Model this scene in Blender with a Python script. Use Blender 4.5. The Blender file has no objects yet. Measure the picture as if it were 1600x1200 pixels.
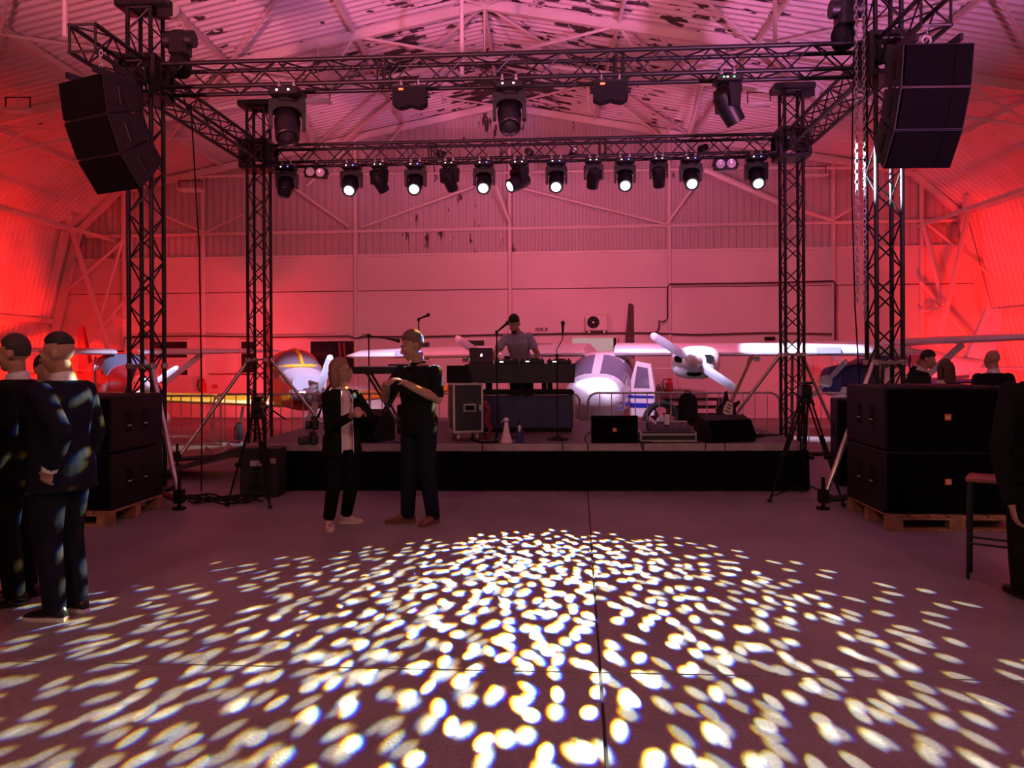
import bpy, math, random
from mathutils import Vector as V, Matrix, Euler
random.seed(7)
S = bpy.context.scene
COL = S.collection
PI = math.pi
# ------------------------------------------------------------------ camera
F, HY, HC, ROLL = 1200.0, 562.0, 1.6, 0.005
cam = bpy.data.cameras.new('camera'); camo = bpy.data.objects.new('camera', cam); COL.objects.link(camo)
cam.sensor_width = 36; cam.lens = 36*F/1600; cam.shift_y = -(600-HY)/1600; cam.clip_end = 200
camo.matrix_world = Matrix.Translation((0, 0, HC)) @ Matrix.Rotation(PI/2, 4, 'X') @ Matrix.Rotation(-ROLL, 4, 'Z')
S.camera = camo
def ray(px, py):
    dx, dy = px-800, py-HY
    return (dx-ROLL*dy)/F, -(dy+ROLL*dx)/F
def at(px, py, d):
    a, b = ray(px, py); return V((a*d, d, HC+b*d))
def onz(px, py, z=0.0):
    a, b = ray(px, py); d = (z-HC)/b; return V((a*d, d, z))
# ------------------------------------------------------------------ world, exposure, big lights
w = bpy.data.worlds.new('world'); S.world = w; w.use_nodes = True
bg = w.node_tree.nodes['Background']; bg.inputs[0].default_value = (0.60, 0.20, 0.22, 1); bg.inputs[1].default_value = 0.06
S.view_settings.view_transform = 'Standard'; S.view_settings.look = 'None'
S.view_settings.exposure = 0.0; S.view_settings.gamma = 1.0; S.view_settings.use_curve_mapping = False
def light(name, typ, loc, energy, color, target=None, size=0.15, angle=60, blend=0.5):
    l = bpy.data.lights.new(name, typ); o = bpy.data.objects.new(name, l); COL.objects.link(o)
    l.energy = energy; l.color = color; o.location = loc
    if typ == 'AREA': l.size = size
    else: l.shadow_soft_size = size
    if typ == 'SPOT': l.spot_size = math.radians(angle); l.spot_blend = blend
    if target is not None: o.rotation_euler = (V(target)-V(loc)).to_track_quat('-Z', 'Y').to_euler()
    return o
RED = (1.0, 0.012, 0.006); PINK = (1.0, 0.17, 0.24); VIO = (0.72, 0.66, 1.0)
# ------------------------------------------------------------------ materials
MATS = {}
def M(name, col, rough=0.6, metal=0.0, emit=0.0, spec=0.5, noise=0.0, nscale=8.0, bump=0.0, alpha=None, coat=0.0):
    if name in MATS: return MATS[name]
    m = bpy.data.materials.new(name); m.use_nodes = True; nt = m.node_tree; b = nt.nodes['Principled BSDF']
    c = (col[0], col[1], col[2], 1)
    b.inputs['Base Color'].default_value = c; b.inputs['Roughness'].default_value = rough
    b.inputs['Metallic'].default_value = metal; b.inputs['Specular IOR Level'].default_value = spec
    if coat: b.inputs['Coat Weight'].default_value = coat
    if emit: b.inputs['Emission Color'].default_value = c; b.inputs['Emission Strength'].default_value = emit
    if alpha is not None: b.inputs['Alpha'].default_value = alpha
    if noise or bump:
        tc = nt.nodes.new('ShaderNodeTexCoord'); n = nt.nodes.new('ShaderNodeTexNoise'); n.inputs['Scale'].default_value = nscale
        n.inputs['Detail'].default_value = 5
        nt.links.new(tc.outputs['Object'], n.inputs['Vector'])
        if noise:
            mr = nt.nodes.new('ShaderNodeMapRange'); mr.inputs[1].default_value = 0.3; mr.inputs[2].default_value = 0.7
            mr.inputs[3].default_value = 1-noise; mr.inputs[4].default_value = 1+noise
            nt.links.new(n.outputs['Fac'], mr.inputs[0])
            mx = nt.nodes.new('ShaderNodeVectorMath'); mx.operation = 'SCALE'; mx.inputs[0].default_value = col[:3]
            nt.links.new(mr.outputs[0], mx.inputs['Scale']); nt.links.new(mx.outputs[0], b.inputs['Base Color'])
        if bump:
            bp = nt.nodes.new('ShaderNodeBump'); bp.inputs['Strength'].default_value = bump; bp.inputs['Distance'].default_value = 0.02
            nt.links.new(n.outputs['Fac'], bp.inputs['Height']); nt.links.new(bp.outputs[0], b.inputs['Normal'])
    MATS[name] = m; return m
BLACK = M('black_paint', (0.0075, 0.0075, 0.009), 0.42)
MATTE = M('matte_black', (0.010, 0.010, 0.011), 0.8, spec=0.2)
SUBBLK = M('textured_black', (0.010, 0.0095, 0.011), 0.6, spec=0.3, noise=0.2, nscale=60, bump=0.3)
GRILLE = M('grille_black', (0.0025, 0.0025, 0.0025), 0.8, spec=0.05)
CASEBLK = M('case_black', (0.02, 0.02, 0.022), 0.5, noise=0.2, nscale=30)
ALU = M('aluminium', (0.62, 0.60, 0.58), 0.35, 0.9, noise=0.12, nscale=20)
STEEL = M('galvanised_steel', (0.55, 0.54, 0.53), 0.45, 0.6, noise=0.15, nscale=15)
CREAM = M('cream_paint', (0.66, 0.60, 0.57), 0.6, noise=0.10, nscale=0.8)
FRAMEP = M('frame_paint', (0.70, 0.64, 0.60), 0.5, noise=0.08, nscale=2)
PANELP = M('panel_paint', (0.68, 0.62, 0.58), 0.55, noise=0.07, nscale=0.5)
WHITEP = M('white_aircraft_paint', (0.78, 0.78, 0.80), 0.28, coat=0.4, noise=0.04, nscale=3)
REDP = M('red_aircraft_paint', (0.55, 0.02, 0.02), 0.3, coat=0.4, noise=0.1, nscale=3)
ORANGE = M('orange_aircraft_paint', (0.75, 0.10, 0.015), 0.35, coat=0.3, noise=0.08, nscale=3)
YELLOW = M('yellow_aircraft_paint', (0.85, 0.50, 0.03), 0.35, coat=0.3, noise=0.06, nscale=3)
NAVYP = M('navy_aircraft_paint', (0.03, 0.035, 0.20), 0.3, coat=0.4, noise=0.1, nscale=3)
BLUEP = M('blue_stripe_paint', (0.02, 0.03, 0.42), 0.35)
SCREEN = M('windscreen_glass', (0.16, 0.14, 0.20), 0.12, spec=0.7)
DARKGLASS = M('dark_glass', (0.02, 0.018, 0.022), 0.1, spec=0.6)
RUBBER = M('rubber', (0.015, 0.014, 0.014), 0.8)
WOOD = M('pallet_wood', (0.36, 0.20, 0.10), 0.75, noise=0.35, nscale=12, bump=0.4)
DECKM = M('stage_plywood', (0.11, 0.085, 0.08), 0.6, noise=0.25, nscale=6)
SKIRT = M('black_cloth', (0.0035, 0.0035, 0.005), 0.9, spec=0.1, noise=0.3, nscale=5)
LENSLIT = M('lit_lens', (0.86, 1.0, 0.95), 0.3, emit=9.0)
LENSWHITE = M('blinder_reflector', (0.85, 0.85, 0.87), 0.25, 0.3, noise=0.1, nscale=90)
LEDB = M('blue_led', (0.1, 0.15, 1.0), 0.4, emit=6.0)
LEDG = M('green_led', (0.1, 1.0, 0.25), 0.4, emit=5.0)
LEDW = M('white_led', (1.0, 0.95, 0.85), 0.4, emit=4.0)
LEDR = M('red_led', (1.0, 0.12, 0.05), 0.4, emit=3.0)
BADGE = M('orange_badge', (0.75, 0.20, 0.05), 0.5, noise=0.1)
BADGEW = M('badge_letters', (0.9, 0.75, 0.62), 0.5)
# ------------------------------------------------------------------ mesh builder
class MB:
    def __init__(s): s.v = []; s.f = []
    def ring(s, pts):
        i = len(s.v); s.v += [tuple(p) for p in pts]; return list(range(i, i+len(pts)))
    def bridge(s, a, b, closed=True):
        n = len(a)
        for i in range(n if closed else n-1): s.f.append((a[i], a[(i+1) % n], b[(i+1) % n], b[i]))
    def loft(s, rings, cap0=True, cap1=True, closed=True):
        R = [s.ring(r) for r in rings]
        for a, b in zip(R, R[1:]): s.bridge(a, b, closed)
        if cap0: s.f.append(tuple(reversed(R[0])))
        if cap1: s.f.append(tuple(R[-1]))
        return s
    def box(s, c, d, m=None):
        x, y, z = d[0]/2, d[1]/2, d[2]/2
        p = [V((sx*x, sy*y, sz*z)) for sz in (-1, 1) for sx, sy in ((-1, -1), (1, -1), (1, 1), (-1, 1))]
        if m is not None: p = [m @ q for q in p]
        i = len(s.v); s.v += [tuple(q+V(c)) for q in p]
        for q in ((3, 2, 1, 0), (4, 5, 6, 7), (0, 1, 5, 4), (1, 2, 6, 5), (2, 3, 7, 6), (3, 0, 4, 7)): s.f.append(tuple(i+k for k in q))
        return s
    def bbox(s, c, d, b=0.01):   # bevelled box
        x, y, z = d[0]/2, d[1]/2, d[2]/2
        def rr(zz, k): return [V(c)+V((sx*(x-k*a)-0, sy*(y-k*bb), zz)) for sx, sy, a, bb in ((-1, -1, 1, 0), (-1, -1, 0, 1))][:0]
        def ring(zz, ins):
            X, Y = x-ins, y-ins; q = b
            return [V(c)+V(p) for p in ((-X+q, -Y, zz), (X-q, -Y, zz), (X, -Y+q, zz), (X, Y-q, zz), (X-q, Y, zz), (-X+q, Y, zz), (-X, Y-q, zz), (-X, -Y+q, zz))]
        return s.loft([ring(-z, b), ring(-z+b, 0), ring(z-b, 0), ring(z, b)])
    def tube(s, pts, rad, n=8, cap=True):
        pts = [V(p) for p in pts]
        if not isinstance(rad, (list, tuple)): rad = [rad]*len(pts)
        rings = []; prev = None
        for i, p in enumerate(pts):
            t = (pts[min(i+1, len(pts)-1)]-pts[max(i-1, 0)]).normalized()
            if prev is None:
                ref = V((0, 0, 1)) if abs(t.z) < 0.9 else V((1, 0, 0)); a = t.cross(ref).normalized()
            else: a = (prev-t*prev.dot(t)).normalized()
            prev = a; b = t.cross(a)
            r = rad[i]; ra, rb = r if isinstance(r, (list, tuple)) else (r, r)
            rings.append([p+a*math.cos(2*PI*k/n)*ra+b*math.sin(2*PI*k/n)*rb for k in range(n)])
        return s.loft(rings, cap, cap)
    def lathe(s, prof, c=(0, 0, 0), axis='Z', n=20, cap=True):
        c = V(c); rings = []
        for r, h in prof:
            q = []
            for k in range(n):
                a, b = r*math.cos(2*PI*k/n), r*math.sin(2*PI*k/n)
                q.append(c+(V((a, b, h)) if axis == 'Z' else V((a, h, b)) if axis == 'Y' else V((h, a, b))))
            rings.append(q)
        return s.loft(rings, cap, cap)
    def ell(s, c, r, n=14, m=9, mat=None):
        c = V(c); rings = []
        for j in range(m+1):
            th = PI*(0.04+0.92*j/m); q = []
            for k in range(n):
                p = V((r[0]*math.sin(th)*math.cos(2*PI*k/n), r[1]*math.sin(th)*math.sin(2*PI*k/n), -r[2]*math.cos(th)))
                q.append(c+(mat @ p if mat is not None else p))
            rings.append(q)
        return s.loft(rings)
    def prism(s, poly, y0, y1, axis='Y'):
        f = (lambda x, z, y: V((x, y, z))) if axis == 'Y' else (lambda x, z, y: V((y, x, z))) if axis == 'X' else (lambda x, z, y: V((x, z, y)))
        return s.loft([[f(x, z, y0) for x, z in poly], [f(x, z, y1) for x, z in poly]])
    def torus(s, c, R, r, axis='Y', n=24, k=8):
        c = V(c); rings = []
        for i in range(n+1):
            t = 2*PI*i/n; q = []
            for j in range(k):
                u = 2*PI*j/k; a, b, h = (R+r*math.cos(u))*math.cos(t), (R+r*math.cos(u))*math.sin(t), r*math.sin(u)
                q.append(c+(V((a, h, b)) if axis == 'Y' else V((h, a, b)) if axis == 'X' else V((a, b, h))))
            rings.append(q)
        return s.loft(rings, False, False)
    def xf(s, m, i0=0):
        for i in range(i0, len(s.v)): s.v[i] = tuple(m @ V(s.v[i]))
        return s
    def mesh(s, name, mat, smooth=True, ang=38):
        me = bpy.data.meshes.new(name); me.from_pydata(s.v, [], s.f); me.materials.append(mat)
        if smooth:
            me.polygons.foreach_set('use_smooth', [True]*len(me.polygons)); me.set_sharp_from_angle(angle=math.radians(ang))
        me.update(); return me
    def obj(s, name, mat, parent=None, smooth=True, ang=38, fix=False):
        o = bpy.data.objects.new(name, s.mesh(name, mat, smooth, ang)); COL.objects.link(o)
        if parent is not None: o.parent = parent
        if fix: fixn(o)
        return o
def fixn(o):
    import bmesh
    bm = bmesh.new(); bm.from_mesh(o.data); bmesh.ops.recalc_face_normals(bm, faces=bm.faces); bm.to_mesh(o.data); bm.free()
def tag(o, label=None, cat=None, group=None, kind=None):
    if label: o['label'] = label
    if cat: o['category'] = cat
    if group: o['group'] = group
    if kind: o['kind'] = kind
    return o
def thing(name, label, cat, loc=(0, 0, 0), rz=0.0, group=None):
    o = bpy.data.objects.new(name, None); COL.objects.link(o); o.empty_display_size = 0.1
    o.location = loc; o.rotation_euler = (0, 0, rz)
    return tag(o, label, cat, group)
def tree(o, parent=None):
    c = o.copy(); COL.objects.link(c)
    if parent is not None: c.parent = parent
    for ch in list(o.children): tree(ch, c)
    return c
def dup(o, loc=None, rz=None, label=None, group=None, scale=None):
    c = tree(o)
    if loc is not None: c.location = loc
    if rz is not None: c.rotation_euler = (0, 0, rz)
    if label: c['label'] = label
    if group: c['group'] = group
    if scale: c.scale = scale
    return c
RODM = {}
def rod(name, parent, p0, p1, r, mat, n=8):
    k = (round(r, 4), mat.name, n)
    if k not in RODM: RODM[k] = MB().lathe([(r, 0), (r, 1)], n=n).mesh('rod', mat)
    o = bpy.data.objects.new(name, RODM[k]); COL.objects.link(o)
    if parent is not None: o.parent = parent
    p0, p1 = V(p0), V(p1); d = p1-p0
    o.rotation_mode = 'QUATERNION'; o.rotation_quaternion = d.to_track_quat('Z', 'Y'); o.location = p0; o.scale = (1, 1, d.length)
    return o
def text(s, size, mat, parent, loc, rot, depth=0.002, name='lettering'):
    c = bpy.data.curves.new(name, 'FONT'); c.body = s; c.size = size; c.align_x = 'CENTER'; c.align_y = 'CENTER'; c.extrude = depth
    t = bpy.data.objects.new('tmp', c); COL.objects.link(t)
    me = bpy.data.meshes.new_from_object(t.evaluated_get(bpy.context.evaluated_depsgraph_get()))
    bpy.data.objects.remove(t); me.materials.clear(); me.materials.append(mat)
    o = bpy.data.objects.new(name, me); COL.objects.link(o); o.parent = parent; o.location = loc; o.rotation_euler = rot
    return o
# ------------------------------------------------------------------ rig frame
TH = math.radians(3.6)
FL = V((-4.30, 9.05, 0)); RU = V((math.cos(TH), -math.sin(TH), 0)); RV = V((math.sin(TH), math.cos(TH), 0))
RL_, RD = 8.45, 3.4
def rig(a, b, z): return FL+RU*a+RV*b+V((0, 0, z))
TZ = 4.91
# ------------------------------------------------------------------ wash lights of the party, plus an added front fill
PINKW = (1.0, 0.165, 0.29)
light('red_uplight_left', 'SPOT', (-9.2, 17.2, 0.35), 3500, RED, (-13.0, 19.4, 2.9), 0.15, 88, 0.9)
light('red_uplight_left_near', 'SPOT', (-9.0, 12.0, 0.35), 1100, RED, (-12.9, 15.5, 3.6), 0.15, 100, 1.0)
light('red_uplight_right', 'SPOT', (9.4, 16.4, 0.35), 2100, RED, (12.9, 18.6, 3.1), 0.15, 88, 0.9)
light('red_uplight_right_near', 'SPOT', (9.2, 11.5, 0.35), 1100, RED, (12.8, 14.6, 3.8), 0.15, 100, 1.0)
light('red_wash_wall_left', 'SPOT', (-6.0, 18.2, 0.3), 700, (1.0, 0.035, 0.055), (-8.2, 21.6, 2.7), 0.2, 105, 1.0)
light('red_wash_wall_right', 'SPOT', (8.6, 13.2, 0.3), 700, (1.0, 0.04, 0.07), (9.8, 20, 2.7), 0.2, 90, 1.0)
light('pink_wash_wall', 'SPOT', rig(2.2, 3.6, 4.6), 950, (1.0, 0.155, 0.25), (-2.6, 21, 2.4), 0.2, 105, 1.0)
light('pink_wash_wall_b', 'SPOT', rig(6.2, 3.6, 4.6), 1150, (1.0, 0.165, 0.33), (4.6, 21, 2.4), 0.2, 105, 1.0)
light('pink_wash_roof', 'SPOT', (-5.0, -1.5, 0.8), 7000, (1.0, 0.19, 0.29), (-2.8, 8.6, 8.4), 0.3, 58, 0.7)
light('pink_wash_roof_b', 'SPOT', (5.4, -1.5, 0.8), 7000, (1.0, 0.26, 0.74), (2.8, 8.6, 8.4), 0.3, 58, 0.7)
for k_, x_ in enumerate((-3.2, 3.2)): light('front_fill', 'SPOT', (x_, -3.2, 6.4), 520, (1.0, 0.46, 0.35), (x_*0.3, 6.5, 0.8), 0.35, 100, 0.8)  # added fill spots behind the camera, brightening people and floor from the front
# white and violet beams of the turned-away moving heads onto the aircraft
VI = dict(size=0.06, blend=0.6)
light('beam_twin_nose', 'SPOT', rig(5.3, 3.6, 4.3), 2600, VIO, (1.6, 14.3, 1.05), angle=14, **VI)
light('beam_twin_body', 'SPOT', rig(5.3, 3.6, 4.3), 700, (0.72, 0.58, 1.0), (2.2, 14.6, 1.0), angle=40, **VI)
light('beam_twin_engine', 'SPOT', rig(6.4, 3.6, 4.3), 2000, VIO, (3.75, 14.0, 1.5), angle=20, **VI)
light('beam_twin_wing', 'SPOT', rig(7.4, 3.6, 4.3), 3200, VIO, (5.05, 14.7, 1.7), angle=20, **VI)
light('beam_left_wing', 'SPOT', rig(3.0, 3.6, 4.3), 2600, VIO, (-3.0, 17.3, 1.6), angle=16, **VI)
light('beam_orange_prop', 'SPOT', rig(1.9, 3.6, 4.3), 1500, VIO, (-3.9, 14.6, 1.2), angle=26, **VI)
light('beam_red_plane', 'SPOT', rig(0.6, 3.6, 4.3), 2600, VIO, (-7.9, 16.0, 1.2), angle=20, **VI)
light('beam_right_plane', 'SPOT', rig(8.3, 3.6, 4.3), 2200, VIO, (6.2, 14.6, 1.0), angle=24, **VI)
light('beam_tower', 'SPOT', rig(4.3, -0.35, 4.4), 26000, (0.86, 0.9, 1.0), rig(8.3, -0.15, 3.62), angle=9, size=0.04, blend=0.8)
light('beam_yellow_wing', 'SPOT', rig(1.3, 3.6, 4.3), 900, (1.0, 0.9, 0.8), (-6.0, 14.5, 0.9), angle=26, **VI)
# ------------------------------------------------------------------ gobo projectors (petal clusters on the dance floor)
def gobo(name, loc, target, power, half, cells, rot, soft, petals=5, seed=0.0):
    o = light(name, 'SPOT', loc, power, (1, 1, 1), target, soft, 2*half, 0.04)
    l = o.data; l.use_nodes = True; nt = l.node_tree
    em = next(n for n in nt.nodes if n.type == 'EMISSION')
    mw = o.rotation_euler.to_matrix() @ Matrix.Rotation(rot, 3, 'Z')
    N = nt.nodes.new; L = nt.links.new
    def mth(op, a, b=None, c=None):
        n = N('ShaderNodeMath'); n.operation = op
        for i, q in enumerate((a, b, c)):
            if q is None: continue
            if isinstance(q, (int, float)): n.inputs[i].default_value = q
            else: L(q, n.inputs[i])
        return n.outputs[0]
    g = N('ShaderNodeNewGeometry')
    def dot(v):
        n = N('ShaderNodeVectorMath'); n.operation = 'DOT_PRODUCT'; L(g.outputs['Incoming'], n.inputs[0]); n.inputs[1].default_value = v; return n.outputs['Value']
    z = dot(-mw.col[2]); K = cells/math.tan(math.radians(half))
    x = mth('MULTIPLY', mth('DIVIDE', dot(mw.col[0]), z), K); y = mth('MULTIPLY', mth('DIVIDE', dot(mw.col[1]), z), K)
    ch = []
    ox, oy = math.cos(rot)-math.sin(rot), -math.sin(rot)-math.cos(rot)
    for k, dd in ((0.997, 0.011), (1.0, 0.004), (1.004, -0.015)):
        cb = N('ShaderNodeCombineXYZ'); L(mth('MULTIPLY_ADD', x, k, -dd*ox), cb.inputs[0]); L(mth('MULTIPLY_ADD', y, k, -dd*oy), cb.inputs[1]); cb.inputs[2].default_value = 0
        of = N('ShaderNodeVectorMath'); of.operation = 'ADD'; L(cb.outputs[0], of.inputs[0]); of.inputs[1].default_value = (seed, seed*1.7, 0)
        vo = N('ShaderNodeTexVoronoi'); vo.voronoi_dimensions = '2D'; vo.feature = 'F1'; vo.inputs['Scale'].default_value = 1; vo.inputs['Randomness'].default_value = 0.42
        L(of.outputs[0], vo.inputs['Vector'])
        sb = N('ShaderNodeVectorMath'); sb.operation = 'SUBTRACT'; L(of.outputs[0], sb.inputs[0]); L(vo.outputs['Position'], sb.inputs[1])
        sp = N('ShaderNodeSeparateXYZ'); L(sb.outputs[0], sp.inputs[0])
        sc = N('ShaderNodeSeparateColor'); L(vo.outputs['Color'], sc.inputs[0])
        r = mth('SQRT', mth('ADD', mth('MULTIPLY', sp.outputs[0], sp.outputs[0]), mth('MULTIPLY', sp.outputs[1], sp.outputs[1])))
        a = mth('ADD', mth('ARCTAN2', sp.outputs[1], sp.outputs[0]), mth('MULTIPLY', sc.outputs[0], 6.283))
        st = 2*PI/petals
        al = mth('SUBTRACT', mth('FLOORED_MODULO', a, st), st/2)
        px = mth('SUBTRACT', mth('MULTIPLY', r, mth('COSINE', al)), 0.315); py = mth('MULTIPLY', r, mth('SINE', al))
        q = mth('ADD', mth('POWER', mth('DIVIDE', mth('ABSOLUTE', px), 0.094), 2), mth('POWER', mth('DIVIDE', mth('ABSOLUTE', py), 0.070), 2))
        mr = N('ShaderNodeMapRange'); mr.interpolation_type = 'SMOOTHSTEP'; L(q, mr.inputs[0])
        mr.inputs[1].default_value = 1.3; mr.inputs[2].default_value = 0.6; mr.inputs[3].default_value = 0; mr.inputs[4].default_value = 1
        # whole clusters only: drop cells whose centre lies outside the gate
        pc = N('ShaderNodeVectorMath'); pc.operation = 'SUBTRACT'; L(vo.outputs['Position'], pc.inputs[0]); pc.inputs[1].default_value = (seed, seed*1.7, 0)
        ln = N('ShaderNodeVectorMath'); ln.operation = 'LENGTH'; L(pc.outputs[0], ln.inputs[0])
        ch.append(mth('MULTIPLY', mr.outputs[0], mth('LESS_THAN', ln.outputs['Value'], cells*0.86)))
    cc = N('ShaderNodeCombineColor'); [L(q, cc.inputs[i]) for i, q in enumerate(ch)]
    tint = N('ShaderNodeVectorMath'); tint.operation = 'MULTIPLY'; L(cc.outputs[0], tint.inputs[0]); tint.inputs[1].default_value = (1.0, 0.99, 0.84)
    L(tint.outputs[0], em.inputs['Color']); em.inputs['Strength'].default_value = 1
GP = 14500
GO = [(2.25, 1.15, 4.6, 0.3, 0.006), (3.33, 0.55, 4.6, 1.1, 0.012), (4.45, -0.1, 4.7, 2.0, 0.006), (5.55, 0.45, 4.0, 2.9, 0.014)]
for k, (a_, tx, ty, rr_, sf) in enumerate(GO): gobo('gobo_%s' % 'abcdefg'[k], rig(a_, 3.15, 4.42), (tx, ty, 0), GP, 12.8, 4.9, rr_, sf, seed=5.3*k)
gobo('gobo_f', rig(7.68, 3.15, 4.42), (-2.2, 4.0, 0), GP*0.9, 12.0, 4.8, 0.7, 0.014, seed=33.7)
gobo('gobo_g', rig(6.6, 3.15, 4.42), (-1.5, 4.4, 0), GP*0.8, 12.0, 4.8, 2.6, 0.012, seed=47.2)
gobo('gobo_h', rig(5.55, 3.15, 4.42), (-2.3, 3.3, 0), GP*0.8, 11.5, 4.6, 1.6, 0.012, seed=61.3)
# ------------------------------------------------------------------ hangar shell
D0, KW = 21.0, 0.08
WA = -math.atan(KW); WN = math.sqrt(1+KW*KW)
GX = -0.32
LH = V((math.sin(math.radians(1.7)), math.cos(math.radians(1.7)), 0))
def Wp(px, py, off=0.0):
    a, b = ray(px, py); d = (D0-off)/(1+KW*a); return V((a*d, d, HC+b*d))
def gab(X, z, t=0.0):           # point of the hangar profile; t metres in front of the end wall
    return V((X, D0-KW*X, z))-LH*t
PROF = [(-13.47, 0), (-12.17, 5.4), (-10.76, 6.61), (0, 8.69), (10.76, 6.61), (12.17, 5.4), (13.47, 0)]
PROF = [(x+GX, z) for x, z in PROF]
def ztop(X):
    for (a, za), (b, zb) in zip(PROF, PROF[1:]):
        if a <= X <= b: return za+(zb-za)*(X-a)/(b-a)
    return 0
def shell_mat(name, base, dark, thr, sx, sy):
    m = bpy.data.materials.new(name); m.use_nodes = True; nt = m.node_tree; b = nt.nodes['Principled BSDF']; b.inputs['Roughness'].default_value = 0.6
    tc = nt.nodes.new('ShaderNodeTexCoord'); mp = nt.nodes.new('ShaderNodeMapping'); mp.inputs['Scale'].default_value = (sx, sy, sx if sy > sx else sx*0.25)
    nt.links.new(tc.outputs['Object'], mp.inputs['Vector'])
    n1 = nt.nodes.new('ShaderNodeTexNoise'); n1.inputs['Scale'].default_value = 1.0; n1.inputs['Detail'].default_value = 6; n1.inputs['Roughness'].default_value = 0.62
    nt.links.new(mp.outputs[0], n1.inputs['Vector'])
    n2 = nt.nodes.new('ShaderNodeTexNoise'); n2.inputs['Scale'].default_value = 0.33; nt.links.new(tc.outputs['Object'], n2.inputs['Vector'])
    sp = nt.nodes.new('ShaderNodeSeparateXYZ'); nt.links.new(tc.outputs['Object'], sp.inputs[0])
    ab = nt.nodes.new('ShaderNodeMath'); ab.operation = 'ABSOLUTE'; nt.links.new(sp.outputs[0], ab.inputs[0])
    mr = nt.nodes.new('ShaderNodeMapRange'); mr.inputs[1].default_value = 0.5; mr.inputs[2].default_value = 8; mr.inputs[3].default_value = 0.17; mr.inputs[4].default_value = -0.03
    nt.links.new(ab.outputs[0], mr.inputs[0])
    a1 = nt.nodes.new('ShaderNodeMath'); nt.links.new(n1.outputs['Fac'], a1.inputs[0]); nt.links.new(mr.outputs[0], a1.inputs[1])
    m2 = nt.nodes.new('ShaderNodeMath'); m2.operation = 'MULTIPLY_ADD'; nt.links.new(n2.outputs['Fac'], m2.inputs[0]); m2.inputs[1].default_value = 0.45; nt.links.new(a1.outputs[0], m2.inputs[2])
    st = nt.nodes.new('ShaderNodeMapRange'); st.inputs[1].default_value = thr; st.inputs[2].default_value = thr+0.012; nt.links.new(m2.outputs[0], st.inputs[0])
    mx = nt.nodes.new('ShaderNodeMix'); mx.data_type = 'RGBA'; mx.inputs[6].default_value = (*base, 1); mx.inputs[7].default_value = (*dark, 1)
    nt.links.new(st.outputs[0], mx.inputs[0]); nt.links.new(mx.outputs[2], b.inputs['Base Color'])
    return m
ROOFM = shell_mat('peeling_roof_paint', (0.68, 0.62, 0.62), (0.035, 0.02, 0.02), 0.915, 1.5, 6.0)
SIDEM = M('side_sheet_paint', (0.66, 0.60, 0.58), 0.55, noise=0.08, nscale=1.5)
GABM = shell_mat('gable_sheet_paint', (0.47, 0.42, 0.42), (0.05, 0.025, 0.025), 1.02, 4.5, 4.5)
# floor slabs
FLOORM = bpy.data.materials.new('polished_concrete'); FLOORM.use_nodes = True
def _fl():
    nt = FLOORM.node_tree; b = nt.nodes['Principled BSDF']; N = nt.nodes.new; L = nt.links.new
    tc = N('ShaderNodeTexCoord'); n = N('ShaderNodeTexNoise'); n.inputs['Scale'].default_value = 0.7; n.inputs['Detail'].default_value = 9; n.inputs['Roughness'].default_value = 0.68
    L(tc.outputs['Object'], n.inputs['Vector'])
    n2 = N('ShaderNodeTexNoise'); n2.inputs['Scale'].default_value = 60; n2.inputs['Detail'].default_value = 3; L(tc.outputs['Object'], n2.inputs['Vector'])
    cr = N('ShaderNodeValToRGB'); cr.color_ramp.elements[0].position = 0.3; cr.color_ramp.elements[0].color = (0.16, 0.145, 0.14, 1); cr.color_ramp.elements[1].position = 0.72; cr.color_ramp.elements[1].color = (0.30, 0.28, 0.265, 1)
    L(n.outputs['Fac'], cr.inputs[0])
    mr = N('ShaderNodeMapRange'); mr.inputs[1].default_value = 0.3; mr.inputs[2].default_value = 0.7; mr.inputs[3].default_value = 0.78; mr.inputs[4].default_value = 1.2; L(n2.outputs['Fac'], mr.inputs[0])
    sc = N('ShaderNodeVectorMath'); sc.operation = 'SCALE'; L(cr.outputs[0], sc.inputs[0]); L(mr.outputs[0], sc.inputs['Scale']); L(sc.outputs[0], b.inputs['Base Color'])
    r = N('ShaderNodeMapRange'); r.inputs[3].default_value = 0.38; r.inputs[4].default_value = 0.62; L(n.outputs['Fac'], r.inputs[0]); L(r.outputs[0], b.inputs['Roughness'])
    bp = N('ShaderNodeBump'); bp.inputs['Strength'].default_value = 0.25; bp.inputs['Distance'].default_value = 0.01; L(n2.outputs['Fac'], bp.inputs['Height']); L(bp.outputs[0], b.inputs['Normal'])
_fl()
floor = tag(bpy.data.objects.new('floor', None), kind='structure'); COL.objects.link(floor)
MB().box((0, 9, -0.16), (32, 34, 0.3)).obj('joint_bed', M('joint_filler', (0.03, 0.025, 0.025), 0.9), floor)
J0 = onz(917, 767); J1 = onz(945, 1200); ja = math.atan2(J0.x-J1.x, J0.y-J1.y); JC = onz(938, 1051)
JU = V((math.cos(ja*0.7), -math.sin(ja*0.7), 0)); JV = V((math.sin(ja), math.cos(ja), 0))
for i in range(-3, 3):
    for j in range(-2, 4):
        s = 5.0; g = 0.006; q = []
        for (a, b) in ((i*s+g, j*s+g), ((i+1)*s-g, j*s+g), ((i+1)*s-g, (j+1)*s-g), (i*s+g, (j+1)*s-g)): q.append(JC+JU*a+JV*b)
        m = MB(); b_ = 0.004
        c = sum(q, V())/4
        m.loft([[p+V((0, 0, -0.02)) for p in q], [p+V((0, 0, -b_)) for p in q], [p+(c-p).normalized()*b_ for p in q]], True, True)
        m.obj('concrete_slab', FLOORM, floor, smooth=False)
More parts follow.
